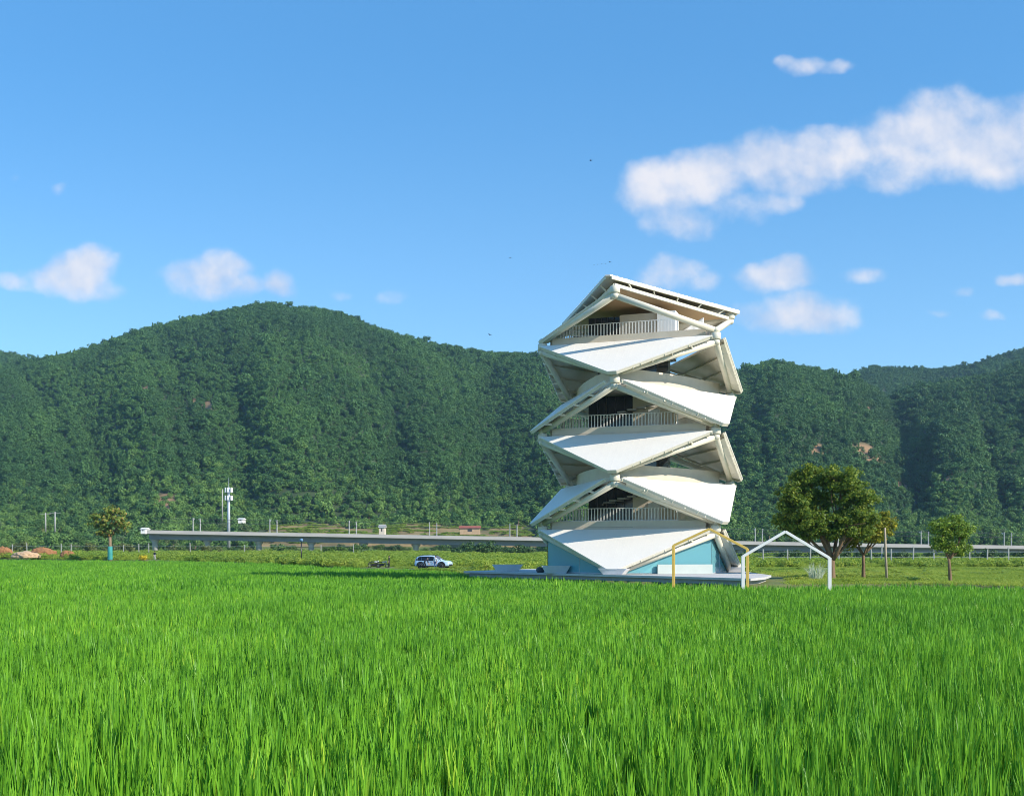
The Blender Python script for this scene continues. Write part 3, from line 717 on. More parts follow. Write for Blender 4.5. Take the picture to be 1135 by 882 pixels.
# roof: shallow three-sided plate on a ring beam with a timber soffit
ra = angs(6); rz = [23.55, 22.95, 22.95]; ordr = list(range(3))
tips = [P(ra[k]-(2.5 if k == 0 else 0), TR+(1.0 if k == 0 else 1.15), rz[k]) for k in ordr]
apx = Vector((0,0,23.9))
cut = []
for k in range(3):
    e_prev = (tips[(k-1) % 3]-tips[k]).normalized(); e_next = (tips[(k+1) % 3]-tips[k]).normalized()
    cut += [tips[k]+e_prev*.35, tips[k]+e_next*.35]
mb = MB(); nn = len(cut); up = Vector((0,0,.10))
vs = cut+[c_+up for c_ in cut]+[apx+up, apx]
fs = [(q_, (q_+1) % nn, (q_+1) % nn+nn, q_+nn) for q_ in range(nn)] + [(q_+nn, (q_+1) % nn+nn, 2*nn) for q_ in range(nn)] + [((q_+1) % nn, q_, 2*nn+1) for q_ in range(nn)]
mb.add(vs, fs)
for k in range(3):          # standing seams of the roof sheet
    a_, b_ = tips[k], tips[(k+1) % 3]
    for q_ in range(1, 30):
        f = q_/30; e = a_.lerp(b_, f)+up; top = apx+up
        m1 = e.lerp(top, .18 + .5*min(f, 1-f)); mb.bar(e+Vector((0,0,.02)), m1+Vector((0,0,.02)), .05, .06)
roof = mb.build('roof', MT['membrane'], tower)
mb = MB()
low = [P(ra[k], TR+.15, rz[k]-.62) for k in range(3)]
for k in range(3):
    a_, b_ = low[k], low[(k+1) % 3]; mb.bar(a_, b_, .16, .26)
    u0, u1 = tips[k]-Vector((0,0,.12)), tips[(k+1) % 3]-Vector((0,0,.12)); mb.bar(u0.lerp(u1,.03), u0.lerp(u1,.97), .12, .20)
    for f in (.14,.32,.5,.68,.86): mb.bar(a_.lerp(b_, f), u0.lerp(u1, f), .08, .10)
mb.build('ring_beam', MT['steel'], roof)
mb = MB(); mb.prism([P(ra[k], TR-.35, rz[k]-.60) for k in range(3)], (0,0,.06)); mb.build('timber_soffit', MT['wood'], roof)
mb = MB(); pv = P(DEL+22, 5.8, 0)
mb.prism([P(DEL+24, 5.6, 19.4), P(DEL+88, 5.0, 19.4), P(DEL+88, 5.1, 19.4), P(DEL+24, 5.7, 19.4)], (0,0,1.0)) if False else None

# ------------------------------------------------------------------ planters, portals, boulder
def planter(px, d, w, label):
    o = empty('concrete_planter', at(px, d, PZ), 0, label, 'planter', 'trapezoid concrete planters on the plaza')
    o['label'] = label; hw = w/2; hb = hw*.70; mb = MB(); h_ = .62
    lo = [(-hb,-.45,0.0),(hb,-.45,0.0),(hb,.45,0.0),(-hb,.45,0.0)]; hi = [(-hw,-.62,h_),(hw,-.62,h_),(hw,.62,h_),(-hw,.62,h_)]; t = .1
    inn_ = [(-hw+t,-.62+t,h_),(hw-t,-.62+t,h_),(hw-t,.62-t,h_),(-hw+t,.62-t,h_)]; dn = [(x,y,h_-.12) for x,y,_ in inn_]
    mb.add(lo+hi+inn_+dn, [(3,2,1,0)]+[(q_,(q_+1)%4,(q_+1)%4+4,q_+4) for q_ in range(4)]+[(q_+4,(q_+1)%4+4,(q_+1)%4+8,q_+8) for q_ in range(4)]+[(q_+8,(q_+1)%4+8,(q_+1)%4+12,q_+12) for q_ in range(4)])
    mb.build('planter_body', MT['planter'], o)
    MB().prism([(-hw+t,-.62+t,h_-.12),(hw-t,-.62+t,h_-.12),(hw-t,.62-t,h_-.12),(-hw+t,.62-t,h_-.12)], (0,0,.03)).build('planter_soil', MT['soil'], o)
    return o
planter(562.5, 97.0, 2.75, 'grey trapezoid concrete planter standing clear of the tower at the plaza end')
planter(616, 88.6, 2.35, 'grey trapezoid concrete planter directly in front of the teal glass wall')
mb = MB(); bm = bmesh.new(); bmesh.ops.create_icosphere(bm, subdivisions=3, radius=.36)
for v in bm.verts: v.co *= 1+.22*(mnoise.noise(v.co*2.1)); v.co.z = max(v.co.z*.8, -.3)
me = bpy.data.meshes.new('boulder'); bm.to_mesh(me); bm.free(); me.materials.append(MT['darkmetal']); b = bpy.data.objects.new('boulder', me); C.objects.link(b)
b.location = at(598.5, 91.5, PZ+.2); props(b, 'small dark rounded boulder between the two concrete planters', 'boulder')

def portal(name, label, m, pl, pr, zl, zr, za, fa, w=.17):
    pl, pr = Vector(pl), Vector(pr); o = empty(name, pl, 0, label, 'portal frame')
    e = (pr-pl); L_ = e.length; e.normalize(); s = Vector((e.y,-e.x,0))
    z0 = Vector((0,0,0)); A_ = Vector((0,0,zl)); B_ = e*L_+Vector((0,0,zr)); T_ = e*L_*fa+Vector((0,0,za))
    MB().bar(z0, A_, w, w*1.2, up=e).build('leg', m, o, bevel=.01); MB().bar(e*L_, B_, w, w*1.2, up=e).build('leg', m, o, bevel=.01)
    MB().bar(A_-Vector((0,0,.02)), T_, w*.98, w).build('rafter', m, o, bevel=.01); MB().bar(T_, B_-Vector((0,0,.02)), w*.98, w).build('rafter', m, o, bevel=.01)
    return o
gz = -0.7
a_ = at(746.5, 69.6, gz); b_ = at(828.5, 68.4, gz)
portal('yellow_portal', 'yellow painted house-shaped steel frame in front of the tower corner', MT['yellow'], a_, b_, at(0,69.6,None,604).z-gz, at(0,68.4,None,608).z-gz, at(0,69,None,586).z-gz, .49, .15)
a_ = at(823.5, 65.6, gz); b_ = at(919.5, 65.2, gz)
portal('white_portal', 'white painted house-shaped steel frame standing in the rice right of the tower', MT['white'], a_, b_, at(0,65.6,None,616).z-gz, at(0,65.2,None,618).z-gz, at(0,65.4,None,589).z-gz, .49, .165)

# ------------------------------------------------------------------ trees
def limb(mb, p0, p1, r0, r1, rnd, bend=.12, n=5):
    p0, p1 = Vector(p0), Vector(p1); L_ = (p1-p0).length; pts = []; rad = []
    off = Vector((rnd.uniform(-1,1), rnd.uniform(-1,1), rnd.uniform(-.4,.6)))*L_*bend
    for k in range(n+1):
        t = k/n; pts.append(p0.lerp(p1, t)+off*math.sin(math.pi*t)); rad.append(r0+(r1-r0)*t)
    mb.tube(pts, rad, 8); return pts
def make_tree(name, base, label, height, fork, lobes, r_tr, leafm, barkm, rnd, clumps, per, lsize, lean=(0,0), cat='tree', clump_r=.5, trunk_top=None, group=None):
    o = empty(name, base, 0, label, cat, group)
    tr = MB(); top = Vector((lean[0], lean[1], fork))
    pts = [(0,0,-.3),(0,0,0),Vector((lean[0]*.5,lean[1]*.5,fork*.55)),top]
    tr.tube(pts, [r_tr*1.55, r_tr*1.25, r_tr, r_tr*.85], 10)
    cr = MB()
    for (c, rd, w) in lobes:
        c = Vector(c); rt = r_tr*(.45+.25*w)
        st = top + Vector((0,0,-.15*rnd.random())); pl_ = limb(tr, st, c, rt, rt*.28, rnd)
        for s in range(4):
            v = Vector((rnd.uniform(-1,1)*rd[0], rnd.uniform(-1,1)*rd[1], rnd.uniform(-.5,1)*rd[2]))*.75
            limb(tr, pl_[rnd.choice((2,3,4))], c+v, rt*.35, rt*.09, rnd, .1, 4)
        for s in range(int(clumps*w)):
            v = Vector((rnd.gauss(0,1), rnd.gauss(0,1), rnd.gauss(0,1))).normalized()*(rnd.random()**.4)
            cc = c + Vector((v.x*rd[0], v.y*rd[1], v.z*rd[2]))
            k = rnd.uniform(.55, 1.25)*clump_r
            leaf_cloud(cr, cc, (k, k, k*.62), int(per*rnd.uniform(.6,1.3)), lsize, rnd, .15)
    tr.build('trunk', barkm, o, True); cr.build('crown', leafm, o)
    return o
broad = leaf_mat('broad_leaf', (.08,.15,.02), (.19,.28,.034), (.36,.40,.05), trans=.45)
yellowish = leaf_mat('yellowing_leaf', (.12,.18,.02), (.30,.31,.03), (.62,.52,.05), trans=.4)
lime = leaf_mat('lime_leaf', (.10,.19,.025), (.22,.34,.04), (.38,.48,.06), trans=.38)
rusty = leaf_mat('rusty_leaf', (.14,.24,.045), (.28,.33,.06), (.50,.26,.08), trans=.3)
tr_ = random.Random(21)
d0 = 86.0; s = d0/F
def pxl(dx, dy, y=0): return (dx*s, y, dy*s)     # offsets in photograph pixels from the trunk foot
make_tree('broadleaf_tree', at(922, d0, .05), 'largest tree, dark green spreading crown behind the white portal frame', 9.3, 1.55,
    [(pxl(-42,90),(1.5,1.6,1.2),1),(pxl(-20,112,.6),(1.6,1.6,1.1),1.1),(pxl(8,112,-.5),(1.6,1.7,1.1),1.1),(pxl(-8,84,1.2),(1.7,1.6,1.3),1),(pxl(26,88,-.3),(1.6,1.6,1.3),1),(pxl(-30,64,-.8),(1.5,1.5,1.0),.8),(pxl(14,66,-.9),(1.6,1.5,1.1),.8),(pxl(38,66,.5),(1.1,1.4,1.1),.7),(pxl(-46,66,.8),(1.1,1.3,.8),.6),(pxl(-8,56,-.6),(1.5,1.4,.8),.8),(pxl(28,56,.2),(1.4,1.3,.8),.8),(pxl(-32,54,.2),(1.3,1.3,.7),.7)],
    .24, broad, MT['bark'], tr_, 46, 95, .24, (.02,0), clump_r=.58)
d0 = 88.5; s = d0/F
make_tree('yellowing_tree', at(957, d0, .05), 'small tree with yellowing leaves between the largest tree and the wooden stake', 5.6, 2.0,
    [(pxl(-6,56),(1.2,1.1,.9),1),(pxl(10,48,-.4),(1.2,1.1,.9),1),(pxl(18,66,.2),(1.0,1.0,.8),.8),(pxl(28,58,.1),(.75,.8,.7),.6),(pxl(-12,42,.3),(.8,.9,.6),.6)],
    .13, yellowish, MT['bark'], tr_, 30, 60, .22, (.0,0))
d0 = 77.6; s = d0/F
make_tree('young_tree', at(1053.5, d0, .05), 'young lime green tree with a slightly leaning trunk standing alone at the right', 4.9, 1.7,
    [(pxl(-8,62),(.8,.8,.65),1),(pxl(10,58,-.2),(.85,.8,.7),1),(pxl(0,40,.1),(.9,.85,.7),1),(pxl(14,36,.2),(.75,.7,.6),.8),(pxl(-12,44,.1),(.55,.7,.55),.7),(pxl(4,68,.2),(.6,.6,.5),.6)],
    .11, lime, MT['bark'], tr_, 26, 60, .17, (-.12,0))
mb = MB(); mb.tube([(0,0,-.2),(-.1,0,2.0),(-.16,0,4.1)], [.11,.10,.085], 8); st_ = mb.build('wooden_stake', MT['stake'], None, True, loc=at(983, 86.0, .05)); props(st_, 'tall pale wooden pole leaning slightly beside the yellowing tree', 'pole')
d0 = 205.0; s = d0/F; bz = float(verge(np.array([122.]), np.array([206.]))[0])
lt = make_tree('wrapped_tree', at(122, d0+1.5, bz), 'small rusty leaved tree with a turquoise wrap on its trunk at the left field edge', 10.5, 4.4,
    [(pxl(-12,44),(2.0,1.8,1.5),1),(pxl(2,54,.5),(2.2,1.8,1.4),1),(pxl(12,42,-.5),(1.8,1.8,1.6),1),(pxl(0,34,.2),(1.5,1.4,1.2),.7),(pxl(-10,30,.4),(1.2,1.2,1.0),.5)],
    .30, rusty, MT['bark_pale'], tr_, 28, 40, .5, (0,0), clump_r=.8)
mb = MB(); mb.lathe([(.47,.05),(.46,1.3),(.43,2.6),(.36,2.62)], (0,0,0), 14); mb.build('trunk_wrap', MT['wrap'], lt, True)

# ------------------------------------------------------------------ viaduct behind the field
VD = 450.0
def vz(px): return H + (HZ-np.interp(px, [150, 600, 980, 1135, 1400], [587.3, 595.5, 602.6, 604.6, 608]))*VD/F
va = empty('railway_viaduct', at(600, VD, 0), 0, 'long grey concrete railway viaduct running across the foot of the hills', 'viaduct')
ox = va.location
pxs = np.arange(168, 1420, 29.0)
def vseg(name, dz0, dz1, y0, y1, m):
    mb = MB()
    for a_, b_ in zip(pxs, pxs[1:]):
        xa, xb = at(a_, VD).x if False else (a_-567.5)*VD/F, (b_-567.5)*VD/F
        za, zb = vz(a_), vz(b_)
        vs = [(x-ox.x, y, z+dz) for (x, z) in ((xa,za),(xb,zb)) for y in (y0, y1) for dz in (dz0, dz1)]
        mb.add(vs, [(0,4,5,1),(2,3,7,6),(1,5,7,3),(0,2,6,4)] + ([(0,1,3,2)] if a_ == pxs[0] else []))
    return mb.build(name, m, va)
vseg('deck', -1.55, -1.15, -5.5, 5.5, MT['bridge'])
vseg('girder', -3.7, -1.552, -2.9, 2.9, MT['bridge_dark'])
vseg('parapet', -1.4, 0, -5.75, -5.5, MT['bridge']); vseg('parapet', -1.4, 0, 5.5, 5.75, MT['bridge'])
for x in (172, 230, 287, 345, 403, 461, 524, 583, 640, 700, 760, 820, 905, 975, 1045, 1110, 1180, 1250, 1320, 1390):
    z1 = float(vz(x))-3.72; g = float(verge(np.array([float(x)]), np.array([VD]))[0])-.6; xx = (x-567.5)*VD/F-ox.x
    mb = MB(); mb.lathe([(0,g),(1.25,g),(1.15,z1-1.4),(1.9,z1-.4),(1.9,z1),(0,z1)], (xx,0,0), 12); mb.build('pier', MT['pier'], va, True)
def mast(px, y, label):
    z = float(vz(px))-1.15
    o = empty('catenary_mast', at(px, VD+y, z), 0, label, 'mast', 'slim paired masts along the viaduct')
    MB().tube([(0,0,0),(0,0,6.6)], [.27,.20], 8).build('mast_pole', MT['post'], o)
    sg = -1 if y > 0 else 1; mb = MB(); mb.bar((0,0,6.1),(0,sg*2.4,6.3), .1,.12); mb.bar((0,0,5.2),(0,sg*2.4,6.2), .07,.08); mb.build('bracket_arm', MT['galv'], o)
for a_ in (214, 299, 387, 476, 565, 655, 745, 837, 929, 1021, 1113, 1205):
    for y, dx in ((-5.0, 0), (5.0, 8)):
        mast(a_+dx, y, 'slim grey mast of a pair standing on the viaduct deck')
mb = MB()
for y in (-2.6, 2.6):
    for hz_ in (4.6, 6.1):
        pts = [at(x, VD+y, float(vz(x))-1.15+hz_) for x in range(170, 1420, 50)]; mb.tube(pts, .035, 5)
props(mb.build('overhead_wire', MT['darkmetal']), 'thin overhead wires strung between the masts along the viaduct', 'wires')

# tall mast with two rows of boxes, thin pole and other things near the viaduct
o = empty('signal_mast', at(253.5, 470, 4.2), 0, 'tall pale blue mast carrying two rows of white antenna boxes above the viaduct', 'mast'); k = 470/F
zt = H+(HZ-540)*k-4.2
MB().tube([(0,0,0),(0,0,zt)], [.75,.5], 12).build('mast_pole', MT['galv'], o, True); MB().tube([(0,0,zt),(0,0,zt+4.2)], [.12,.05], 6).build('lightning_rod', MT['galv'], o)
for zz in (zt-1.2, zt-4.6):
    mb = MB(); mb.lathe([(1.3,zz-.9),(1.45,zz-.9),(1.45,zz-.75),(1.3,zz-.75)], n=16); mb.build('platform', MT['galv'], o)
    for a in range(7):
        m_ = Matrix.Rotation(a*2*math.pi/7+.3, 3, 'Z'); mb = MB(); mb.box(m_ @ Vector((1.6,0,0))+Vector((0,0,zz)), (.35,.75,2.0), M=m_); mb.build('antenna_box', MT['white_wall'], o, bevel=.05)
def pole(name, px, py0, py1, d, r, label, cat, m, arm=0):
    b = at(px, d, None, py1); h_ = (py1-py0)*d/F; o = empty(name, b, 0, label, cat)
    MB().tube([(0,0,-.6),(0,0,h_)], [r, r*.7], 8).build('pole_shaft', m, o, True)
    if arm:
        mb = MB(); mb.bar((-arm/2,0,h_*.93),(arm/2,0,h_*.93), .14,.14); mb.build('cross_arm', m, o)
    return o
pole('utility_pole', 246.5, 542, 576, 530, .38, 'slender pale pole just left of the tall antenna mast', 'pole', MT['post'], 0)
pole('utility_pole', 50.5, 568, 588, 500, .40, 'pale power pole at the slope foot, the left one of a pair', 'pole', MT['post'], 5)
pole('utility_pole', 61, 567, 588, 500, .40, 'pale power pole at the slope foot, the right one of a pair', 'pole', MT['post'], 5)
o = empty('lamp_post', at(334, 172, .3), 0, 'short black lamp post with a small blue-topped head at the field edge', 'lamp post')
MB().tube([(0,0,-.3),(0,0,3.6)], [.11,.085], 8).build('post_shaft', MT['carblack'], o, True); MB().lathe([(0,3.6),(.22,3.65),(.3,3.95),(.12,4.1),(0,4.12)], n=12).build('lamp_head', mat('blue_cap',(.12,.25,.42),.5), o, True)
# fence posts
def fence_post(px, d, h_, label, group, lean=0):
    z = float(verge(np.array([float(px)]), np.array([float(d)]))[0]); mb = MB(); mb.box((0,0,h_/2-.15), (.17,.17,h_+.3)); mb.box((.02*lean,0,h_+.02), (.11,.11,.06))
    o = mb.build('fence_post', MT['post'], None, loc=at(px, d, z), bevel=.015); o.rotation_euler = (0, R(lean), 0); props(o, label, 'post', group)
fr_ = random.Random(4)
for x in (846, 873, 898, 930, 966, 977, 988, 1012, 1035, 1075, 1094, 1118, 1150, 1190): fence_post(x, 158+fr_.uniform(-3,3), fr_.uniform(2.5,3.1), 'pale concrete fence post before the dark shrubs on the right', 'concrete fence posts on the right', fr_.uniform(-2,2))
for x in (14, 30, 68, 79, 137, 154, 165, 211, 271, 356, 392): fence_post(x, 262+fr_.uniform(-2,2), fr_.uniform(2.6,3.3), 'pale concrete fence post on the bank on the left', 'concrete fence posts on the left', fr_.uniform(-2,2))
for a_, b_, d, h_ in ((840, 1200, 158, 2.2),(840,1200,158,1.4),(10,395,262,2.4)):
    props(MB().tube([at(x, d, float(verge(np.array([float(x)]), np.array([float(d)]))[0])+h_) for x in range(a_, b_, 20)], .018, 5).build('fence_wire', MT['galv']), 'thin fence wire strung between the concrete posts on the %s' % ('right' if a_ > 500 else 'left'), 'wire', 'fence wires')

# shrubs along the foot of the viaduct and bank
shrub_m = [leaf_mat('shrub_dark', (.028,.075,.022), (.065,.13,.032), (.11,.18,.045), trans=.2), leaf_mat('shrub_mid', (.06,.13,.03), (.12,.21,.045), (.20,.28,.06), trans=.25), leaf_mat('shrub_olive', (.09,.13,.04), (.17,.20,.06), (.25,.26,.09), trans=.25)]
sr = random.Random(31); protos = []
for k in range(9):
    mb = MB(); leaf_cloud(mb, (0,0,1.5), (1.7,1.7,1.5), 260, .5, sr, .6)
    for q_ in range(7):
        a = sr.uniform(0,6.28); r_ = sr.uniform(.8,1.7); leaf_cloud(mb, (r_*math.cos(a), r_*math.sin(a), sr.uniform(.7,2.9)), (.9,.9,.75), 75, .45, sr, .5)
    me = bpy.data.meshes.new('shrub')
    me.from_pydata(mb.v, [], mb.f); me.materials.append(shrub_m[k % 3]); protos.append(me)
lab = {0:'dense dark green shrub in the belt below the viaduct', 1:'leafy mid green shrub in the belt below the viaduct', 2:'olive green shrub in the belt below the viaduct'}
def shrub(px, d, sc, kind, hz_=1.0, label=None, group='shrubs below the viaduct'):
    k = kind + 3*sr.randint(0,2); o = bpy.data.objects.new('shrub', protos[k]); C.objects.link(o)
    z = float(verge(np.array([float(px)]), np.array([float(d)]))[0]); o.location = at(px, d, z-.15*sc); o.scale = (sc, sc, sc*hz_); o.rotation_euler = (0,0,sr.uniform(0,6.28))
    props(o, label or lab[kind], 'shrub', group)
x = 4.0
while x < 600:
    if not (275 < x < 300 or 338 < x < 352 or 455 < x < 468) or sr.random() < .2:
        shrub(x, sr.choice((sr.uniform(462,484), sr.uniform(462,484), sr.uniform(360,430))), sr.uniform(1.0,1.7), sr.choice((0,0,1,1,2)), sr.uniform(.6,.95))
    x += sr.uniform(5, 13)
for x in (508, 520, 532, 540, 552, 563, 575, 585): shrub(x, sr.uniform(270, 300), sr.uniform(1.0,1.5), 0, .85)
for x in (10, 22, 88, 100, 140, 228, 240, 365, 380, 395): shrub(x, sr.uniform(275, 320), sr.uniform(.9,1.4), sr.choice((1,2,2)), .9)
x = 826.0
while x < 1290:
    shrub(x, sr.uniform(190, 240), sr.uniform(.65,.95), sr.choice((0,0,0,1)), sr.uniform(.6,.95))
    if sr.random() < .6: shrub(x+4, sr.uniform(455, 485), sr.uniform(1.0,1.8), sr.choice((0,1,2)), .9)
    x += sr.uniform(6, 13)

# separate paler trees along the foot of the hills
ft_m = [leaf_mat('foothill_leaf_lime', (.08,.17,.04), (.16,.28,.06), (.26,.36,.09), trans=.25), leaf_mat('foothill_leaf_mid', (.05,.13,.035), (.11,.22,.05), (.18,.29,.07), trans=.25), leaf_mat('foothill_leaf_grey', (.09,.16,.06), (.17,.25,.10), (.25,.32,.14), trans=.25)]
ft_protos = []
for k in range(6):
    r0 = empty('foothill_tree', (0,0,0)); mb = MB()
    for q_ in range(9):
        a = sr.uniform(0,6.28); r_ = sr.uniform(0,1.7); leaf_cloud(mb, (r_*math.cos(a), r_*math.sin(a), sr.uniform(2.6,6.4)-r_*.4), (1.35,1.35,1.15), 85, .55, sr, .35)
    mb.build('crown', ft_m[k % 3], r0); MB().tube([(0,0,-.6),(.1,0,2.0),(0,.1,5.0)], [.26,.2,.08], 7).build('trunk', MT['bark_pale'], r0, True); ft_protos.append(r0)
ft_lab = ['pale lime green tree at the foot of the wooded hill', 'mid green tree at the foot of the wooded hill', 'greyish green tree at the foot of the wooded hill']
used_ = set(); x = -10.0
while x < 1150:
    if not (283 < x < 600) or sr.random() < .12:
        k = sr.randrange(6); d = sr.uniform(472, 530) if not (283 < x < 600) else sr.uniform(562, 580)
        o = ft_protos[k] if k not in used_ else copy_tree(ft_protos[k]); used_.add(k)
        zf = float(hill_z(np.array([(x-567.5)*d/F]), np.array([d]))[0]) if d >= 500 else float(verge(np.array([x]), np.array([d]))[0])
        o.location = at(x, d, zf); sc_ = sr.uniform(.75, 1.35); o.scale = (sc_*sr.uniform(.85,1.15), sc_, sc_*sr.uniform(.85,1.2)); o.rotation_euler = (0,0,sr.uniform(0,6.28))
        props(o, ft_lab[k % 3], 'tree', 'paler trees along the foot of the hills')
    x += sr.uniform(5, 12) if not (600 < x < 815) else sr.uniform(20, 40)

# terraced plots on the lower slope
def terrace():
    mb = MB(); nst_ = 11
    for s_ in range(nst_):
        d0_ = 498+s_*6.4; d1_ = d0_+6.4; z0_ = 6.2+s_*1.06
        cols = np.linspace(283+2*s_, 598-2*s_, 40)
        for a_, b_ in zip(cols, cols[1:]):
            wob = lambda x: 1.6*math.sin(x*.045+s_*.5)+1.0*math.sin(x*.11+s_)
            za, zb = z0_+.4*math.sin(a_*.02), z0_+.4*math.sin(b_*.02)
            A0, B0 = at(a_, d0_+wob(a_), za), at(b_, d0_+wob(b_), zb); A1, B1 = at(a_, d1_+wob(a_)-1.2, za+.25), at(b_, d1_+wob(b_)-1.2, zb+.25)
            dn = Vector((0,-1.0,-1.5)); mb.add([A0, B0, B1, A1], [(0,1,2,3)], 0); mb.add([A0+dn, B0+dn, B0, A0], [(0,1,2,3)], 1)
    return mb
o = terrace().build('terraced_slope', [mat('terrace_crop', (.07,.14,.03), .95, (.20,.16,.08), .035, bump=.3), mat('terrace_bank', (.16,.14,.06), .95, (.29,.20,.11), .03, bump=.3)]); o['kind'] = 'structure'

# soil heaps at the left
def heap(px, py0, py1, w, d, m, label, seed):
    base = at(px, d, None, py1); h_ = (py1-py0)*d/F; W = w*d/F/2; bm = bmesh.new(); bmesh.ops.create_icosphere(bm, subdivisions=5, radius=1)
    for v in bm.verts:
        n_ = 1+.15*mnoise.fractal(v.co*1.7+Vector((seed,0,0)), .8, 2.1, 5)+.10*mnoise.fractal(v.co*5+Vector((0,seed,0)), .7, 2.1, 4); v.co = Vector((v.co.x*W*n_, v.co.y*W*.6*n_, max(v.co.z, -.15)*h_*n_))
    me = bpy.data.meshes.new('soil_heap'); bm.to_mesh(me); bm.free(); me.materials.append(m)
    for f in me.polygons: f.use_smooth = True
    o = bpy.data.objects.new('soil_heap', me); C.objects.link(o); o.location = base; props(o, label, 'soil heap')
heap(29, 611, 617, 32, 226, MT['palesoil'], 'pale sandy soil heap nearest the left edge of the field', 1)
heap(47, 607, 616, 30, 236, MT['soil'], 'wide orange soil heap behind the pale sandy heap', 4)
heap(75, 610, 617, 18, 222, MT['soil'], 'low orange soil heap standing apart between the wide heap and the rusty leaved tree', 9)
heap(4, 606, 616, 22, 240, MT['soil'], 'reddish soil bank cut by the left edge of the photo', 13)
o = empty('yellow_bush', at(158.5, 209, .70), 0, 'small bright yellow flowering bush beside the person at the left', 'bush')
mb = MB(); leaf_cloud(mb, (0,0,.55), (1.0,.8,.6), 260, .28, sr, .3); mb.build('flowers', leaf_mat('yellow_petal', (.50,.42,.03), (.75,.60,.04), trans=.3), o)
MB().tube([(0,0,-.2),(0,0,.5)], [.08,.05], 6).build('stem', MT['bark'], o)

# small buildings at the hill foot
def hut(name, px, py0, py1, w, d, label, m, roofm):
    b = at(px, d, None, py1); h_ = (py1-py0)*d/F; W = w*d/F; o = empty(name, b, 0, label, 'building')
    MB().box((0,0,h_*.3-.5), (W, 6, h_*.6+1)).build('wall', m, o)
    mb = MB(); mb.prism([(-W/2-.4,-3.4,h_*.6),(-W/2-.4,3.4,h_*.6),(-W/2-.4,0,h_)], (W+.8,0,0)); mb.build('roof', roofm, o)
    mb = MB(); mb.box((0,-3.02,h_*.3), (W*.22,.05,h_*.35)); mb.build('door', MT['darkmetal'], o)
hut('farm_hut', 424, 581, 590, 6, 476, 'small pale hut behind the viaduct with a grey pitched roof', MT['wall'], MT['post'])
hut('long_shed', 521, 582.5, 590, 22, 488, 'long low shed with a red roof behind the viaduct', MT['palesoil'], MT['red_roof'])
hut('farm_hut', 268, 574, 577.5, 5, 520, 'small white hut on the slope right of the tall antenna mast', MT['white_wall'], MT['white_wall'])
hut('farm_hut', 161, 584.5, 589, 5, 478, 'small white hut at the left end of the viaduct', MT['white_wall'], MT['white_wall'])

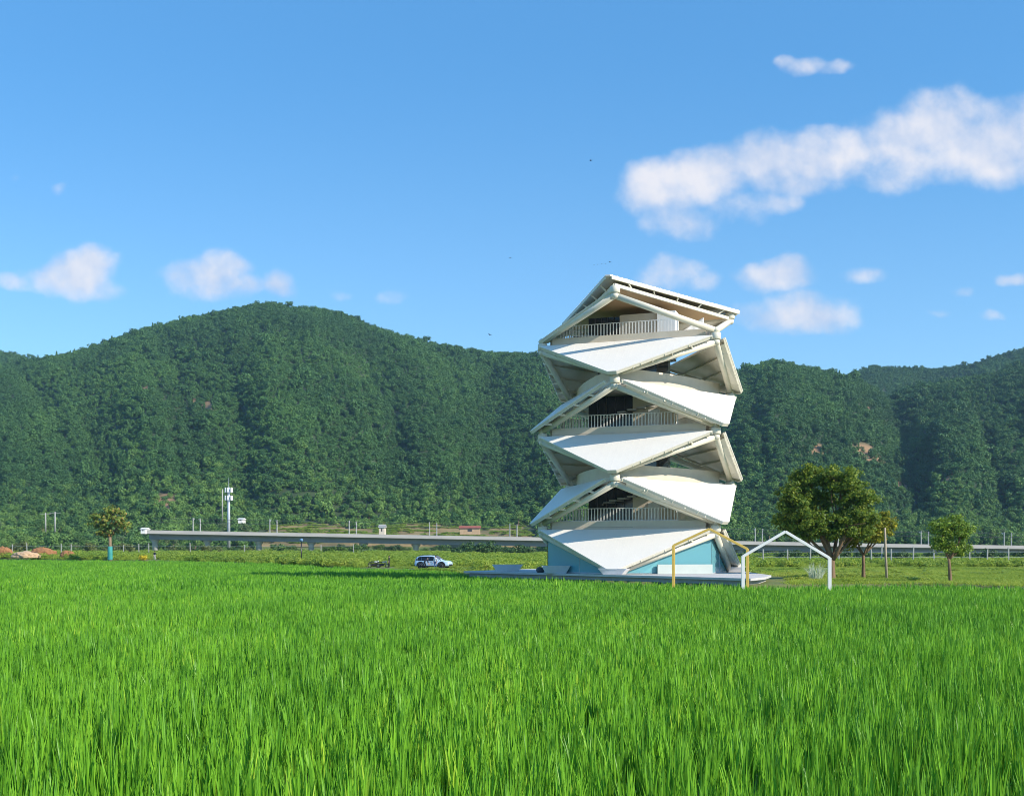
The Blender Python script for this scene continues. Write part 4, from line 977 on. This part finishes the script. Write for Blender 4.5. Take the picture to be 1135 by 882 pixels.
# ------------------------------------------------------------------ car
def make_car():
    o = empty('parked_car', at(480.5, 139, .075), R(-17), 'white car with shade-blue tint and dark windows parked on the lane beyond the rice', 'car')
    # loft: (x, half width, z bottom, z belt, half width roof, z roof); hood points to +x
    stn = [(-2.30,.78,.48,.95,.70,1.0),(-2.22,.88,.36,1.02,.72,1.28),(-1.95,.92,.32,1.05,.72,1.60),(-1.3,.935,.30,1.05,.71,1.72),(-.4,.94,.30,1.04,.70,1.74),(.35,.94,.30,1.02,.69,1.68),(.95,.935,.30,1.01,.72,1.32),(1.25,.93,.30,1.02,.80,1.12),(1.75,.91,.32,1.0,.80,1.08),(2.15,.87,.36,.94,.74,1.0),(2.33,.74,.45,.80,.62,.88)]
    mb = MB(); rings = []
    for (x, w, zb, zl, wr_, zr) in stn:
        half = [(w*.80, zb),(w, zb+.12),(w, (zb+zl)/2),(w*.965, zl),(wr_, zr-.06 if zr-zl > .1 else zr-.01),(wr_*.7, zr),(0, zr+.015)]
        ring = [(x, y, z) for y, z in half] + [(x, -y, z) for y, z in half[-2::-1]]
        rings.append(ring)
    n_ = len(rings[0]); vs = [p for r_ in rings for p in r_]
    fs = [(i*n_+k, i*n_+k+1, (i+1)*n_+k+1, (i+1)*n_+k) for i in range(len(rings)-1) for k in range(n_-1)]
    fs += [(i*n_+n_-1, i*n_, (i+1)*n_, (i+1)*n_+n_-1) for i in range(len(rings)-1)]; fs += [tuple(range(n_)), tuple(range(len(vs)-1, len(vs)-n_-1, -1))]
    mb.add(vs, fs); body = mb.build('body', MT['carpaint_shaded'], o, True, bevel=.02)
    def side(x):
        for a, b in zip(stn, stn[1:]):
            if a[0] <= x <= b[0]:
                t = (x-a[0])/(b[0]-a[0]); return [u_+(v_-u_)*t for u_, v_ in zip(a, b)]
    for sg in (-1, 1):
        for (xs_, nm) in (([-2.12,-1.7,-1.31],'window'),([-1.29,-.8,-.31],'window'),([-.29,.1,.45,.98],'window')):
            lo = []; hi = []
            for x in xs_:
                _, w, zb, zl, wr_, zr = side(x); t0, t1 = .02, .93
                f = lambda t: (x, sg*((w*.965)*(1-t)+wr_*t+.012), zl*(1-t)+(zr-.06)*t)
                lo.append(f(t0)); hi.append(f(t1))
            mb = MB(); k = len(xs_); mb.add(lo+hi, [(i, i+1, k+i+1, k+i) for i in range(k-1)]); mb.build('window', MT['carglass'], o)
        for x in (-1.42, 1.42):
            wq = empty('wheel', (0,0,0)); C.objects.unlink(wq); bpy.data.objects.remove(wq)
            mt_ = Matrix.Rotation(R(90), 4, 'X'); y = sg*.84
            mb = MB(); mb.lathe([(.0,-.11),(.38,-.11),(.43,-.05),(.43,.05),(.38,.11),(0,.11)], n=22); mb.v = [tuple(mt_ @ Vector(v)+Vector((x,y,.40))) for v in mb.v]; wh = mb.build('wheel', MT['tyre'], o, True)
            mb = MB(); mb.lathe([(0,.03),(.08,.03),(.22,.0),(.25,.03)], n=16); mb.v = [tuple(Matrix.Rotation(R(90*sg), 4, 'X').to_3x3() @ Vector(v)*1.0+Vector((x,y+sg*(.115) ,.40))) for v in mb.v]; mb.build('rim', MT['rim'], wh, True)
            mb = MB(); mb.lathe([(.40,-.02),(.55,-.02),(.55,.02),(.40,.02)], n=20, a0=0, a1=math.pi); mb.v = [tuple(mt_ @ Vector(v)+Vector((x,sg*.935,.42))) for v in mb.v]; mb.build('wheel_arch', MT['carblack'], o)
        MB().box((.82, sg*1.03, 1.10), (.14,.20,.14)).build('mirror', MT['carblack'], o, bevel=.03)
        MB().box((2.16, sg*.66, .86), (.26,.30,.10)).build('headlight', MT['lamp'], o, bevel=.03)
        MB().box((-2.24, sg*.72, .98), (.10,.22,.26)).build('tail_light', MT['redlamp'], o, bevel=.02)
        MB().tube([(-1.8,sg*.64,1.73),(-1.6,sg*.64,1.79),(.1,sg*.64,1.80),(.3,sg*.64,1.74)], .025, 6).build('roof_rail', MT['carblack'], o)
        for x in (-.95, .05): MB().box((x, sg*.94, .93), (.2,.03,.035)).build('door_handle', MT['carblack'], o)
        mb = MB(); mb.box((0,sg*.92,.36),(1.9,.05,.12)); mb.build('sill', MT['carblack'], o)
    ws = [(.42,.62,1.655),(.42,-.62,1.655),(1.22,-.74,1.09),(1.22,.74,1.09)]; mb = MB(); mb.add([(x+.03,y,z+.03) for x,y,z in ws], [(0,1,2,3)]); mb.build('windscreen', MT['carglass'], o)
    mb = MB(); mb.add([(-2.02,.6,1.58),(-2.02,-.6,1.58),(-2.26,-.64,1.12),(-2.26,.64,1.12)], [(0,1,2,3)]); mb.v = [(x-.035,y,z) for x,y,z in mb.v]; mb.build('rear_window', MT['carglass'], o)
    MB().box((2.30,0,.52),(.10,1.1,.22)).build('grille', MT['carblack'], o, bevel=.02); MB().box((-2.30,0,.5),(.14,1.5,.22)).build('bumper', MT['carblack'], o, bevel=.03)
    return o
make_car()

# ------------------------------------------------------------------ people
def person(loc, rz, label, top, legs, pose='stand', height=1.70, hat=None):
    """one continuous skinned body; pose gives the joints"""
    J = {'pelvis':(0,0,.93),'waist':(0,0,1.08),'chest':(0,0,1.30),'neck':(0,0,1.46),'head':(0,.01,1.56),'crown':(0,.0,1.68)}
    for s_, n_ in ((-1,'r'),(1,'l')):
        J['hip'+n_] = (.095*s_,0,.88); J['knee'+n_] = (.105*s_,.02+.05*s_,.49); J['ank'+n_] = (.11*s_,-.02+.10*s_,.085); J['toe'+n_] = (.13*s_,.15+.10*s_,.03)
        J['sho'+n_] = (.19*s_,0,1.40); J['elb'+n_] = (.25*s_,-.02,1.13); J['wri'+n_] = (.26*s_,.08,.90); J['han'+n_] = (.26*s_,.12,.80)
    if pose == 'bend':      # leaning forward from the hips, hands reaching down
        for k in ('waist','chest','neck','head','crown','shor','shol','elbr','elbl','wrir','wril','hanr','hanl'):
            p_ = Vector(J[k])-Vector((0,0,.93)); p_ = Matrix.Rotation(R(-48), 3, 'X') @ p_; J[k] = tuple(p_+Vector((0,-.06,.93)))
        for n_, s_ in (('r',-1),('l',1)): J['elb'+n_] = (.23*s_,.46,.92); J['wri'+n_] = (.20*s_,.56,.70); J['han'+n_] = (.19*s_,.60,.61)
        for n_, s_ in (('r',-1),('l',1)): J['knee'+n_] = (.11*s_,.13,.50)
    rad = {'pelvis':(.15,.11),'waist':(.135,.095),'chest':(.165,.11),'neck':(.055,.055),'head':(.085,.10),'crown':(.065,.075),'hip':(.095,.095),'knee':(.06,.06),'ank':(.042,.042),'toe':(.04,.03),'sho':(.065,.065),'elb':(.045,.045),'wri':(.032,.032),'han':(.04,.022)}
    keys = list(J); ed = [('pelvis','waist'),('waist','chest'),('chest','neck'),('neck','head'),('head','crown')]
    for n_ in 'rl': ed += [('pelvis','hip'+n_),('hip'+n_,'knee'+n_),('knee'+n_,'ank'+n_),('ank'+n_,'toe'+n_),('chest','sho'+n_),('sho'+n_,'elb'+n_),('elb'+n_,'wri'+n_),('wri'+n_,'han'+n_)]
    vs = [J[k] for k in keys]
    for n_, s_ in (('r',-1),('l',1)):   # five fingers from the palm
        h_ = Vector(J['han'+n_]); w_ = Vector(J['wri'+n_]); dv = (h_-w_).normalized(); sv = Vector((0,1,0)) if abs(dv.y) < .9 else Vector((0,0,1))
        for q_ in range(5):
            i0 = len(vs); spread = (q_-1.5)*.017 if q_ < 4 else .04; l_ = (.075,.085,.08,.06,.05)[q_]
            b0 = h_.lerp(w_, .0 if q_ < 4 else .45)+sv*spread
            vs += [tuple(b0+dv*.03), tuple(b0+dv*l_+Vector((-s_*.015,0,0)))]; keys += ['fin%d%s_a' % (q_,n_), 'fin%d%s_b' % (q_,n_)]
            ed += [('han'+n_, keys[i0]), (keys[i0], keys[i0+1])]
    me = bpy.data.meshes.new('person'); me.from_pydata(vs, [(keys.index(a), keys.index(b)) for a, b in ed], [])
    o = bpy.data.objects.new('person', me); C.objects.link(o)
    o.modifiers.new('skin', 'SKIN'); ss_ = o.modifiers.new('sub', 'SUBSURF'); ss_.levels = 2; ss_.render_levels = 2
    for i, k in enumerate(keys):
        kk = k if k in rad else k[:-1]; r_ = rad.get(kk, (.0095,.0095)); me.skin_vertices[0].data[i].radius = r_; me.skin_vertices[0].data[i].use_root = (k == 'pelvis')
    dg_ = bpy.context.evaluated_depsgraph_get(); nm = bpy.data.meshes.new_from_object(o.evaluated_get(dg_)); o.modifiers.clear(); o.data = nm; nm.name = 'person'
    nm.materials.clear()
    for m in (MT[top], MT[legs], MT['skin'], MT['black_cloth']): nm.materials.append(m)
    nk = Vector(J['neck']); hp = Vector(J['head'])
    for f in nm.polygons:
        c = f.center; f.use_smooth = True
        near = min(((c-Vector(J[k])).length, k) for k in J)[1]
        if near in ('head','crown') or (near == 'neck' and (c-hp).length < .13): f.material_index = 2
        elif near.startswith(('han','wri')): f.material_index = 2
        elif near.startswith(('ank','toe')) and c.z < .11: f.material_index = 3
        elif near.startswith(('hip','knee','ank','pelvis','toe')): f.material_index = 1
        else: f.material_index = 0
    axis = (Vector(J['crown'])-nk).normalized(); fwd = Vector((0,1,0)); fwd = (fwd-axis*fwd.dot(axis)).normalized(); sdv = axis.cross(fwd)
    hc = hp+axis*.01
    mb = MB()                # hair cap
    for a in range(0, 9):
        for b_ in range(12):
            pass
    prof = [(.108*math.cos(t), .125*math.sin(t)) for t in np.linspace(.05, math.pi/2, 7)]
    mb.lathe(prof, n=14); mm = Matrix((sdv, fwd, axis)).transposed(); mb.v = [tuple(mm @ Vector((v[0]*.95, v[1]*1.12-.018, v[2]))+hc+axis*.02) for v in mb.v]; mb.build('hair', MT['hair'], o, True)
    mb = MB(); c = hc+fwd*.105; mb.add([c+axis*.03, c-axis*.035+fwd*.028, c-axis*.04-sdv*.018, c-axis*.04+sdv*.018], [(0,2,1),(0,1,3),(1,2,3)])
    mb.build('nose', MT['skin'], o)
    for s_ in (-1, 1):
        mb = MB(); mb.box(hc+fwd*.103+sdv*s_*.035+axis*.018, (.024,.01,.012), M=mm); mb.build('eye', MT['hair'], o)
        mb = MB(); mb.box(hc+sdv*s_*.09-axis*.005, (.016,.035,.055), M=mm); mb.build('ear', MT['skin'], o, bevel=.005)
    mb = MB(); mb.box(hc+fwd*.1-axis*.062, (.045,.01,.01), M=mm); mb.build('mouth', mat('lips', (.35,.12,.10), .6), o)
    if hat:
        mb = MB(); mb.lathe([(0,.17),(.09,.165),(.115,.09),(.20,.07),(.20,.06),(.10,.065)], n=16); mb.v = [tuple(mm @ Vector(v)+hc) for v in mb.v]; mb.build('hat', MT[hat], o, True)
    sc = height/1.70; o.scale = (sc,)*3; o.location = loc; o.rotation_euler = (0,0,rz); props(o, label, 'person')
    return o
person(at(482.6, 136.6, .075), R(150), 'person in a white shirt and blue trousers standing by the car door', 'shirt_white', 'jeans')
person(at(470.5, 137.6, .075), R(-70), 'person in dark clothes bending down beside the rear wheel of the car', 'dark_cloth', 'black_cloth', 'bend')
person(at(431.3, 150.5, .04), R(100), 'person in black standing beside two parked motorbikes', 'black_cloth', 'black_cloth')
person(at(171.5, 209, .70), R(170), 'person in a dark jacket and light grey trousers beside the yellow bush', 'dark_cloth', 'grey_cloth', hat='black_cloth', height=1.75)

# ------------------------------------------------------------------ motorbikes
def motorbike(loc, rz, label):
    o = empty('motorbike', loc, rz, label, 'motorbike', None); mt_ = Matrix.Rotation(R(90), 4, 'X')
    for x in (-.66, .66):
        mb = MB(); 
        pts = [(x+.26*math.cos(a), 0, .31+.26*math.sin(a)) for a in np.linspace(0, 2*math.pi, 21)]; mb.tube(pts, .055, 8, cap=False); w = mb.build('wheel', MT['tyre'], o, True)
        mb = MB(); mb.tube([(x,-.05,.31),(x,.05,.31)], .07, 10)
        for a in range(6): mb.bar((x,0,.31),(x+.24*math.cos(a*1.047),0,.31+.24*math.sin(a*1.047)), .02,.02)
        mb.build('rim', MT['rim'], w)
    mb = MB(); mb.tube([(.66,.09,.31),(.42,.09,.95)], .03, 8); mb.tube([(.66,-.09,.31),(.42,-.09,.95)], .03, 8); mb.build('fork', MT['rim'], o)
    mb = MB(); mb.tube([(-.66,0,.31),(-.1,0,.42),(.3,0,.5),(.43,0,.88)], .05, 8); mb.box((-.05,0,.45),(.5,.26,.30)); mb.build('engine', MT['carblack'], o, bevel=.03)
    mb = MB(); mb.lathe([(0,-.28),(.10,-.24),(.16,0),(.12,.22),(0,.27)], n=12); mb.v = [(z_+.18, y, x_*.8+.80) for x_, y, z_ in mb.v]; mb.build('fuel_tank', MT['grey_cloth'], o, True)
    MB().box((-.38,0,.80),(.72,.26,.10)).build('seat', MT['carblack'], o, bevel=.04)
    mb = MB(); mb.tube([(.36,-.36,1.05),(.43,-.2,1.0),(.43,.2,1.0),(.36,.36,1.05)], .02, 8); mb.build('handlebar', MT['carblack'], o)
    mb = MB(); mb.lathe([(0,-.07),(.09,-.05),(.10,.06),(0,.07)], n=12); mb.v = [(z_+.55, y, x_+.90) for x_, y, z_ in mb.v]; mb.build('headlight', MT['lamp'], o, True)
    mb = MB(); mb.bar((-.45,0,.72),(-.95,0,.62),.16,.03); mb.build('mudguard', MT['carblack'], o)
    return o
motorbike(at(415, 153, .05), R(20), 'dark parked motorbike farther from the person in black')
motorbike(at(424, 151, .04), R(-12), 'dark parked motorbike with a grey tank next to the person in black')

# pale feathery grass clump by the white portal's right leg
mb = blade_clump(120, 1.5, .05, .5, 4, random.Random(2), .9)
o = mb.build('feathery_grass', leaf_mat('pale_plume', (.42,.50,.36), (.6,.66,.55), trans=.3), None, loc=at(904, 84, .05)); props(o, 'pale feathery grass clump seen through the white portal frame', 'plant')

# ------------------------------------------------------------------ birds
def bird(px, py, d, span, rz, roll, label, group=None):
    o = empty('bird', at(px, d, None, py), rz, label, 'bird', group)
    mb = MB(); mb.lathe([(0,-.5),(.10,-.3),(.17,0),(.13,.3),(.08,.42),(.0,.56)], n=10); mb.v = [(x*span*.5, z*span*.5, y*span*.5) for x,y,z in mb.v]; mb.build('body', MT['bird'], o, True)
    for s_ in (-1, 1):
        mb = MB(); k = span*.5
        top = [Vector((s_*.08*k,.15*k,.03*k)), Vector((s_*.5*k,.25*k,(.22+roll*s_)*k)), Vector((s_*1.0*k,.0,(.10+roll*s_*1.6)*k)), Vector((s_*.5*k,-.1*k,(.18+roll*s_)*k)), Vector((s_*.08*k,-.2*k,.03*k))]
        mb.prism(top, (0,0,.02*k)); mb.build('wing', MT['bird'], o)
    mb = MB(); mb.prism([(-.03*span,-.22*span,0),(.03*span,-.22*span,0),(.07*span,-.4*span,0),(-.07*span,-.4*span,0)], (0,0,.01*span)); mb.build('tail', MT['bird'], o)
bird(655, 178, 150, .75, R(60), .1, 'dark bird flying highest in the open sky above the tower')
bird(565.5, 286, 170, .55, R(80), 0, 'small dark bird flying left of the tower roof')
bird(543, 371, 150, .75, R(40), -.15, 'dark bird flying just above the ridge left of the tower')
for k, (x, y) in enumerate(((658.5,293.5),(662.5,293.2),(667,292.8),(671,292.3),(676,290.5))):
    bird(x, y, 200, .38 if k < 4 else .7, R(70), 0, 'tiny dark bird in the short row above the tower roof', 'row of birds above the roof')
